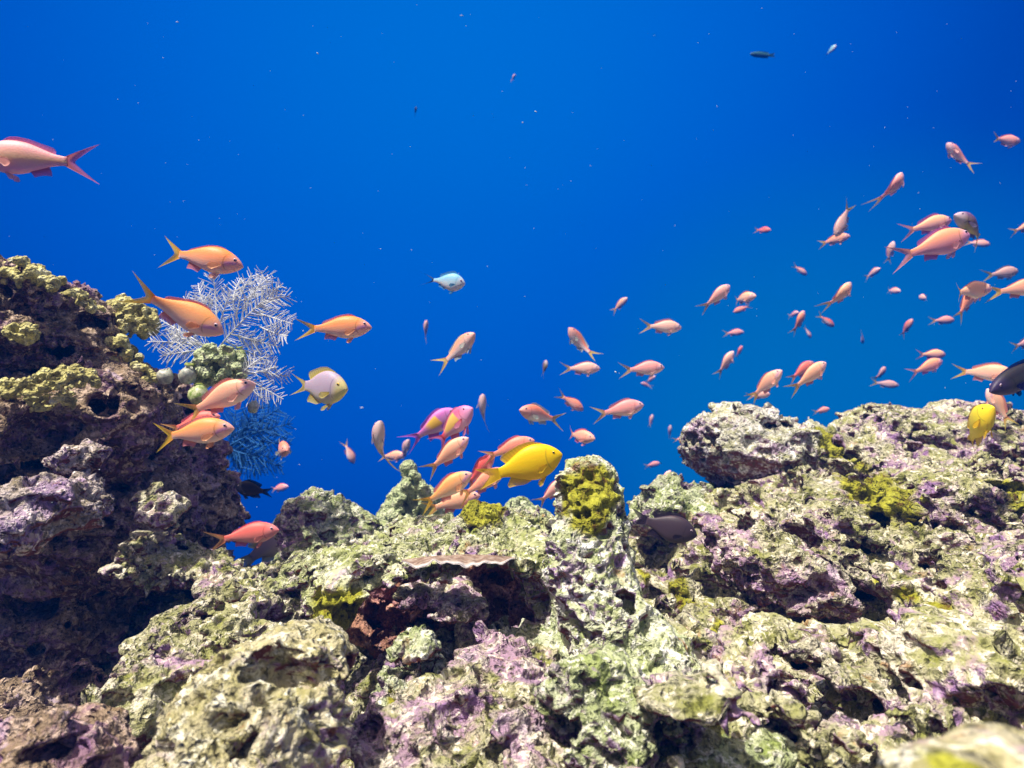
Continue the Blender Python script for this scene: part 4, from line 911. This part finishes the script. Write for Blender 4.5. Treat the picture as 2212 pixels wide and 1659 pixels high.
# variant, u, v, size, yaw, pitch, bend, label[, options]
ANTHIAS = [
 ('dawn', 76, 344, 232, 186, 1, .1, 'big pink fish with a violet forked tail, cut off by the picture edge'),
 ('orange', 430, 556, 186, 8, -11, .12, 'topmost orange fish above the white sea fan, nose level with the fan top'),
 ('orange', 388, 673, 204, 6, -27, -.3, 'orange fish diving nose down in front of the white sea fan'),
 ('orange', 723, 709, 158, 4, 2, .1, 'bright orange fish alone in open water beside the white sea fan, yellow tail spread'),
 ('salmon', 468, 864, 176, 8, 24, .15, 'salmon fish rising with its head over the small white fan tuft'),
 ('orange', 414, 936, 178, 6, 7, .12, 'vivid orange fish with a yellow tail just under the rising salmon fish by the wall'),
 ('red', 415, 915, 120, 8, 16, .1, 'pinkish fish mostly hidden behind the vivid orange fish by the wall', dict(d=.80)),
 ('whitish', 607, 970, 110, -58, 2, .25, 'small plump fish turning to the camera beside the dark blue fan'),
 ('red', 528, 1156, 146, 6, 8, -.15, 'red pink fish with a raised red fin before the dark base of the wall'),
 ('pink', 601, 1055, 52, -18, 12, .2, 'tiny pink fish just beside the round black fish'),
 ('pink', 618, 1100, 48, 10, 48, .1, 'tiny pink fish half hidden behind the humped rock', dict(d=1.5)),
 ('pink', 754, 977, 56, 30, -68, .2, 'tiny slim pink fish hanging head down in open water above the humped rock'),
 ('orange', 919, 715, 52, -72, 58, .2, 'tiny orange fish below the silver blue fish'),
 ('whitish', 990, 758, 118, -38, 38, -.1, 'pale fish swimming up toward the camera below the silver blue fish, yellow tail spread'),
 ('whitish', 1252, 745, 92, 212, 52, .4, 'pale pink fish nose up above a slim pink fish, its yellow tail touching it'),
 ('pink', 1254, 796, 84, -6, 0, .1, 'slim pink fish with a greenish tail directly under the nose up pale one'),
 ('pink', 1429, 706, 90, 8, -2, .1, 'pink fish with a tall back fin, alone above a row of three similar ones'),
 ('pink', 1387, 797, 98, 6, 4, .12, 'pink fish with a yellow forked tail and a tiny pair of fish beneath it'),
 ('pink', 1404, 820, 30, -40, 30, .2, 'upper of the tiny pair under the fish with a yellow forked tail'),
 ('pink', 1396, 832, 28, 200, 20, .2, 'lower of the tiny pair under the fish with a yellow forked tail'),
 ('salmon', 1338, 659, 48, -35, 38, .2, 'small rounded salmon fish by itself above the pink fish with the tall back fin'),
 ('pink', 1548, 643, 84, 14, 42, .2, 'pink fish slanting up, neighbour of the round fish with a small one under it'),
 ('salmon', 1601, 645, 72, -52, 4, .3, 'round salmon fish seen three quarter on with a small one tucked beneath'),
 ('red', 1604, 667, 40, 160, -20, .3, 'small reddish fish tucked under the round three quarter salmon fish'),
 ('pink', 1584, 719, 44, -12, 4, .05, 'small level pink oval fish below the round salmon pair'),
 ('pink', 1568, 786, 66, 12, 58, .15, 'pink fish with no tail showing, pointing up to a tiny dark pink one'),
 ('red', 1597, 760, 30, 20, 60, .1, 'tiny dark pink fish at the nose of the fish pointing up'),
 ('salmon', 1652, 833, 96, -24, 44, .45, 'salmon fish rising off the whitish boulder, tail sweeping sideways'),
 ('pink', 1640, 854, 52, 10, 6, .2, 'pinkish fish skimming the top of the whitish boulder', dict(d=1.7)),
 ('salmon', 1748, 815, 102, 10, 40, .25, 'salmon fish slanting up in front of a darker twin above the whitish boulder'),
 ('red', 1730, 802, 74, 14, 34, .2, 'darker twin behind the slanting salmon fish above the boulder'),
 ('salmon', 1232, 868, 70, 14, -32, .15, 'salmon fish heading down, close above the bright red orange one'),
 ('pink', 1337, 886, 112, 6, 12, .2, 'large pink fish with long pale tail lobes, lowest of the mid water row'),
 ('whitish', 1168, 898, 116, 216, 14, .1, 'white bellied fish facing the camera above the yellow fish head, fins spread'),
 ('red', 1247, 942, 92, -42, -4, .4, 'bright red orange fish just above the nose of the yellow fish'),
 ('salmon', 1406, 910, 32, -60, 68, .1, 'tiny upright salmon oval below the large pink fish with pale tail lobes'),
 ('grey', 1446, 934, 34, -70, 72, .1, 'tiny lilac fish with a dark lower half near the whitish boulder'),
 ('pink', 1471, 948, 36, 10, 10, .1, 'tiny pink fish slipping behind the whitish boulder edge', dict(d=1.9)),
 ('pink', 1408, 1004, 38, 8, 10, .05, 'tiny level pink fish between the pillar and the whitish boulder'),
 ('pink', 1436, 1036, 48, 14, 54, .1, 'small pink fish rising from behind the low ridge beside the pillar', dict(d=1.5)),
 ('grey', 1040, 890, 86, -76, 66, .35, 'greyish fish hanging upright above the yellow fish back'),
 ('grey', 812, 966, 136, -62, 60, .5, 'grey pink fish with an orange head swimming straight up over the pale green pyramid coral'),
 ('salmon', 846, 985, 66, -20, 4, .2, 'small salmon fish crossing just above the tip of the pyramid coral'),
 ('grey', 872, 975, 70, -50, 50, .3, 'greyish lavender fish nose up at the tip of the pyramid coral'),
 ('violet', 932, 924, 132, 16, 34, .25, 'violet fish with long violet tail lobes behind the yellow flanked magenta fish', dict(sh='bigbody', d=1.08)),
 ('magenta', 974, 925, 140, -28, 40, .2, 'magenta headed fish with a large yellow flank patch', dict(sh='bigbody', d=1.0)),
 ('salmon', 965, 985, 122, 10, 40, .3, 'salmon fish with yellow tail lobes right under the magenta headed fish', dict(d=.96)),
 ('orange', 962, 1060, 136, 10, 33, .15, 'large orange fish with dark eye whose tail touches the pyramid coral', dict(d=.90)),
 ('salmon', 975, 1086, 128, 6, 14, .1, 'rosy fish lowest in the crowd, under the large orange fish with a dark eye', dict(d=.94)),
 ('red', 1036, 1018, 100, 14, 50, .15, 'red orange fish pressed behind the tail of the yellow fish', dict(d=1.0)),
 ('salmon', 1040, 1045, 120, 10, 30, .1, 'pale peach fish half covered by the yellow fish tail', dict(d=.93)),
 ('red', 1098, 972, 122, 8, 20, .1, 'fish hidden behind the yellow fish, only its rosy back showing', dict(d=.80)),
 ('pink', 1191, 1064, 84, 10, 42, .2, 'pink fish slipping behind the mossy pillar, below the yellow fish belly', dict(d=1.0)),
 ('pink', 2168, 304, 76, 4, -2, -.5, 'pink fish high at the edge, topmost of the whole shoal'),
 ('pink', 2070, 340, 84, 196, 42, .5, 'pink fish nose up with a square reddish tail, second highest of the shoal'),
 ('pink', 1936, 408, 82, 24, 66, .9, 'curled pink fish with bent tail below the two highest ones'),
 ('grey', 1822, 474, 88, 200, -62, .2, 'pale slim fish diving with its tail up, touching a small oval fish'),
 ('salmon', 1800, 518, 66, -24, 10, .4, 'oval salmon fish at the nose of the diving pale fish'),
 ('male', 2005, 487, 110, 6, 14, .35, 'rosy fish with arched back, upper of the two long ones next to the dusky fish'),
 ('dusky', 2108, 492, 128, 196, 22, -.35, 'dusky purple and yellow fish with a white snout among the long rosy ones', dict(d=1.05)),
 ('male', 2016, 532, 176, 6, 18, .15, 'largest rosy fish of the shoal, violet cheek and forked tail'),
 ('pink', 2112, 525, 50, -8, -10, .1, 'small pale pink fish below the tail of the dusky fish'),
 ('pink', 1923, 545, 48, -40, 74, .2, 'small upright pink fish behind the tail of the largest rosy fish'),
 ('salmon', 2212, 492, 60, 8, 20, .2, 'salmon fish mostly outside the edge, level with the dusky fish'),
 ('pink', 1728, 583, 40, 14, -32, .1, 'tiny pink fish slanting down, by itself above the bent banana shaped one'),
 ('red', 1646, 497, 42, -52, -10, .3, 'tiny reddish fish, first of the shoal toward the open water'),
 ('pink', 1884, 591, 46, -74, 20, .2, 'tiny round pink fish between the largest rosy fish and the banana shaped one'),
 ('pink', 1927, 628, 42, -70, -10, .2, 'tiny triangular pink fish seen head on'),
 ('pink', 1997, 643, 44, 84, 10, .1, 'tiny round pink fish seen from the back, near two overlapping long fish'),
 ('salmon', 1819, 641, 80, 20, 54, .7, 'banana shaped salmon fish curving upward'),
 ('salmon', 2088, 630, 118, 6, 8, -.35, 'arched salmon fish lying over another one that points up'),
 ('salmon', 2086, 657, 84, 16, 56, .2, 'salmon fish pointing up under the arched one'),
 ('grey', 2166, 590, 80, 12, 8, .35, 'dull rose fish with deep belly close to the edge under the dusky fish'),
 ('salmon', 2200, 624, 118, 6, 8, .15, 'salmon fish leaving the picture, only its long forked tail and rump inside'),
 ('pink', 2036, 692, 56, 8, 2, .2, 'small level rose fish beneath the two overlapping salmon fish'),
 ('pink', 1713, 679, 34, -72, 10, .1, 'tiny round pink fish at the shoulder of a pink one pointing up'),
 ('salmon', 1727, 697, 58, 20, 66, .2, 'small salmon fish pointing up with a tiny round one at its shoulder'),
 ('pink', 1746, 718, 30, 30, -58, .1, 'tiny pink oval below the small salmon fish that points up'),
 ('whitish', 1783, 692, 48, 8, -34, .1, 'small fish slanting down with a white snout'),
 ('pink', 1863, 729, 34, 60, -50, .2, 'tiny pink fish alone in the middle of the gap above the boulders'),
 ('red', 1957, 709, 48, -66, 50, .2, 'small oval dark rose fish seen from the front beside a white speck'),
 ('male', 2010, 766, 68, 4, 0, .1, 'violet headed pink fish just above a longer one with a bright snout'),
 ('male', 2000, 794, 84, 8, 22, .1, 'rosy fish with a bright snout right under the violet headed one'),
 ('grey', 1904, 808, 48, 40, 40, .3, 'upper of the brownish overlapping pair above the long reef top'),
 ('grey', 1911, 829, 54, -20, -8, .3, 'lower of the brownish overlapping pair above the long reef top'),
 ('salmon', 2122, 805, 116, -34, -4, .2, 'salmon fish with wide pale tail lobes, its head behind the navy fish', dict(d=1.25)),
 ('salmon', 2158, 880, 92, 160, 62, .2, 'salmon fish hanging under the navy fish beside the yellow one', dict(d=1.1)),
 ('pink', 1774, 887, 40, 8, 12, .1, 'tiny pink fish in the notch between the two boulder tops', dict(d=1.8)),
 ('grey', 2214, 742, 72, 10, 14, .2, 'greyish rose fish cut by the edge above the navy fish'),
 ('pink', 1108, 169, 26, -70, 10, .1, 'lone tiny pink dot of a fish near the top of the water'),
]
for a in ANTHIAS:
    var, u, v, size, yaw, pitch, bend, label = a[:8]; op = a[8] if len(a) > 8 else {}
    fish('anthias', op.get('sh', 'anthias'), var, u, v, size, yaw, pitch, bend, .088, label, group=SCH, d=op.get('d'))
fish('lavender_damselfish', 'forktail', 'lavender', 680, 836, 172, -24, -4, .2, .095, 'lavender fish with a yellow face and thin yellow tail edges beside the white sea fan', 'fish', d=.80)
fish('yellow_damselfish', 'damsel', 'yellow', 1128, 1008, 182, 6, 16, .05, .075, 'brilliant yellow fish with a dark eye in front of the mossy pillar', 'fish', 'yellow fish', d=.60)
fish('yellow_damselfish', 'damsel', 'yellow', 2104, 924, 148, -90, 38, .3, .075, 'brilliant yellow fish facing the camera at the far reef top', 'fish', 'yellow fish', d=.92, roll=0)
fish('black_damselfish', 'damsel', 'black', 547, 1058, 80, 176, 8, .0, .07, 'small round black fish between the wall and open water', 'fish', d=.93)
fish('slate_damselfish', 'damsel', 'slate', 1435, 1138, 140, -10, -14, .15, .08, 'slate black fish hovering over the rocks behind the pillar', 'fish', d=.80)
fish('grey_damselfish', 'damsel', 'lavender', 578, 1180, 150, 10, 36, .1, .09, 'dim lavender grey fish hiding behind the humped rock under the red pink fish', 'fish', d=1.12)
fish('blue_chromis', 'chromis', 'blue', 957, 607, 98, -8, -8, .1, .08, 'silver blue fish with a dark tail alone in open water', 'fish')
fish('purple_chromis', 'chromis', 'dusky', 1175, 797, 42, -60, 60, .1, .06, 'tiny dark purple fish with a pale cheek in mid water', 'fish')
fish('navy_wrasse', 'wrasse', 'navy', 2222, 806, 252, 200, -18, .1, .12, 'stout dark navy fish entering from the edge above the far yellow fish', 'fish', d=.85)
fish('teal_reef_fish', 'wrasse', 'teal', 1646, 119, 56, 190, 0, .1, .12, 'dim teal fish far off high in the water', 'fish')
fish('pale_reef_fish', 'chromis', 'blue', 1793, 110, 32, -60, 20, .1, .08, 'faint pale blue fish far off beside the dim teal one', 'fish')
fish('dark_reef_fish', 'chromis', 'black', 897, 242, 22, -60, 60, .1, .07, 'tiny dark fish far off in the upper water', 'fish')

# ------------------------------------------------------------------ drifting specks in the water
M_snow, t, b, o = new_mat('drifting_specks'); b.inputs['Base Color'].default_value = (.55, .66, .74, 1); b.inputs['Roughness'].default_value = .6
R = random.Random(99); vs, fs = [], []; n = 0
for i in range(290):
    d = R.uniform(.35, 1.9); u = R.uniform(-150, 2360); v = R.uniform(-120, 1250)
    r = (R.uniform(.35, .85) if R.random() < .92 else R.uniform(1.0, 2.0)) / F * d
    a, q = ball((0, 0, 0), r, 3, (1.0, .8, R.uniform(.6, 1.0)))
    a[:, 0] *= R.choice((1, 1, 1.6, 3.0)); an = R.uniform(-.9, .2); x, z = a[:, 0].copy(), a[:, 2].copy(); a[:, 0] = x * math.cos(an) - z * math.sin(an); a[:, 2] = x * math.sin(an) + z * math.cos(an)
    vs.append(a + P(u, v, d)); fs.append(q + n); n += len(a)
tag(mesh_np('drifting_specks', np.concatenate(vs), np.concatenate(fs), M_snow), kind='stuff')

# ------------------------------------------------------------------ the water itself fades what is far
hz = bpy.data.materials.new('water_haze'); hz.use_nodes = True; t = hz.node_tree; t.nodes.clear()
o = t.nodes.new('ShaderNodeOutputMaterial'); pv = t.nodes.new('ShaderNodeVolumePrincipled'); t.links.new(pv.outputs[0], o.inputs['Volume'])
pv.inputs['Color'].default_value = (0.0, 0.13, 0.75, 1); pv.inputs['Density'].default_value = 0.06
lo, hi = (-9.0, -2.5, -2.8), (9.0, 9.0, 2.2)
vv = np.array([(x, y, z) for x in (lo[0], hi[0]) for y in (lo[1], hi[1]) for z in (lo[2], hi[2])])
tag(mesh_np('haze', vv, np.array([(0, 1, 3, 2), (4, 6, 7, 5), (0, 4, 5, 1), (2, 3, 7, 6), (0, 2, 6, 4), (1, 5, 7, 3)]), hz, smooth=False), kind='stuff')

fr = fin_sheet(FRILL, .0014)
M_frill, t, b, o = new_mat('frilled_plate'); g = t.nodes.new('ShaderNodeNewGeometry')
t.links.new(mixc(t, ramp(t, attr(t, 'f'), ((.66, (0, 0, 0)), (.86, (1, 1, 1)))), ramp(t, noise(t, g.outputs['Position'], 120, 4, .6), ((.35, (.20, .12, .08)), (.52, (.36, .25, .18)), (.66, (.50, .42, .34)))), (.80, .74, .70)), b.inputs['Base Color']); b.inputs['Roughness'].default_value = .8; bump(t, b, noise(t, g.outputs['Position'], 260, 4, .7), .004)
mesh_np('frilled_lip', fr[0], fr[1], M_frill, led, attrs={'f': fr[2]})
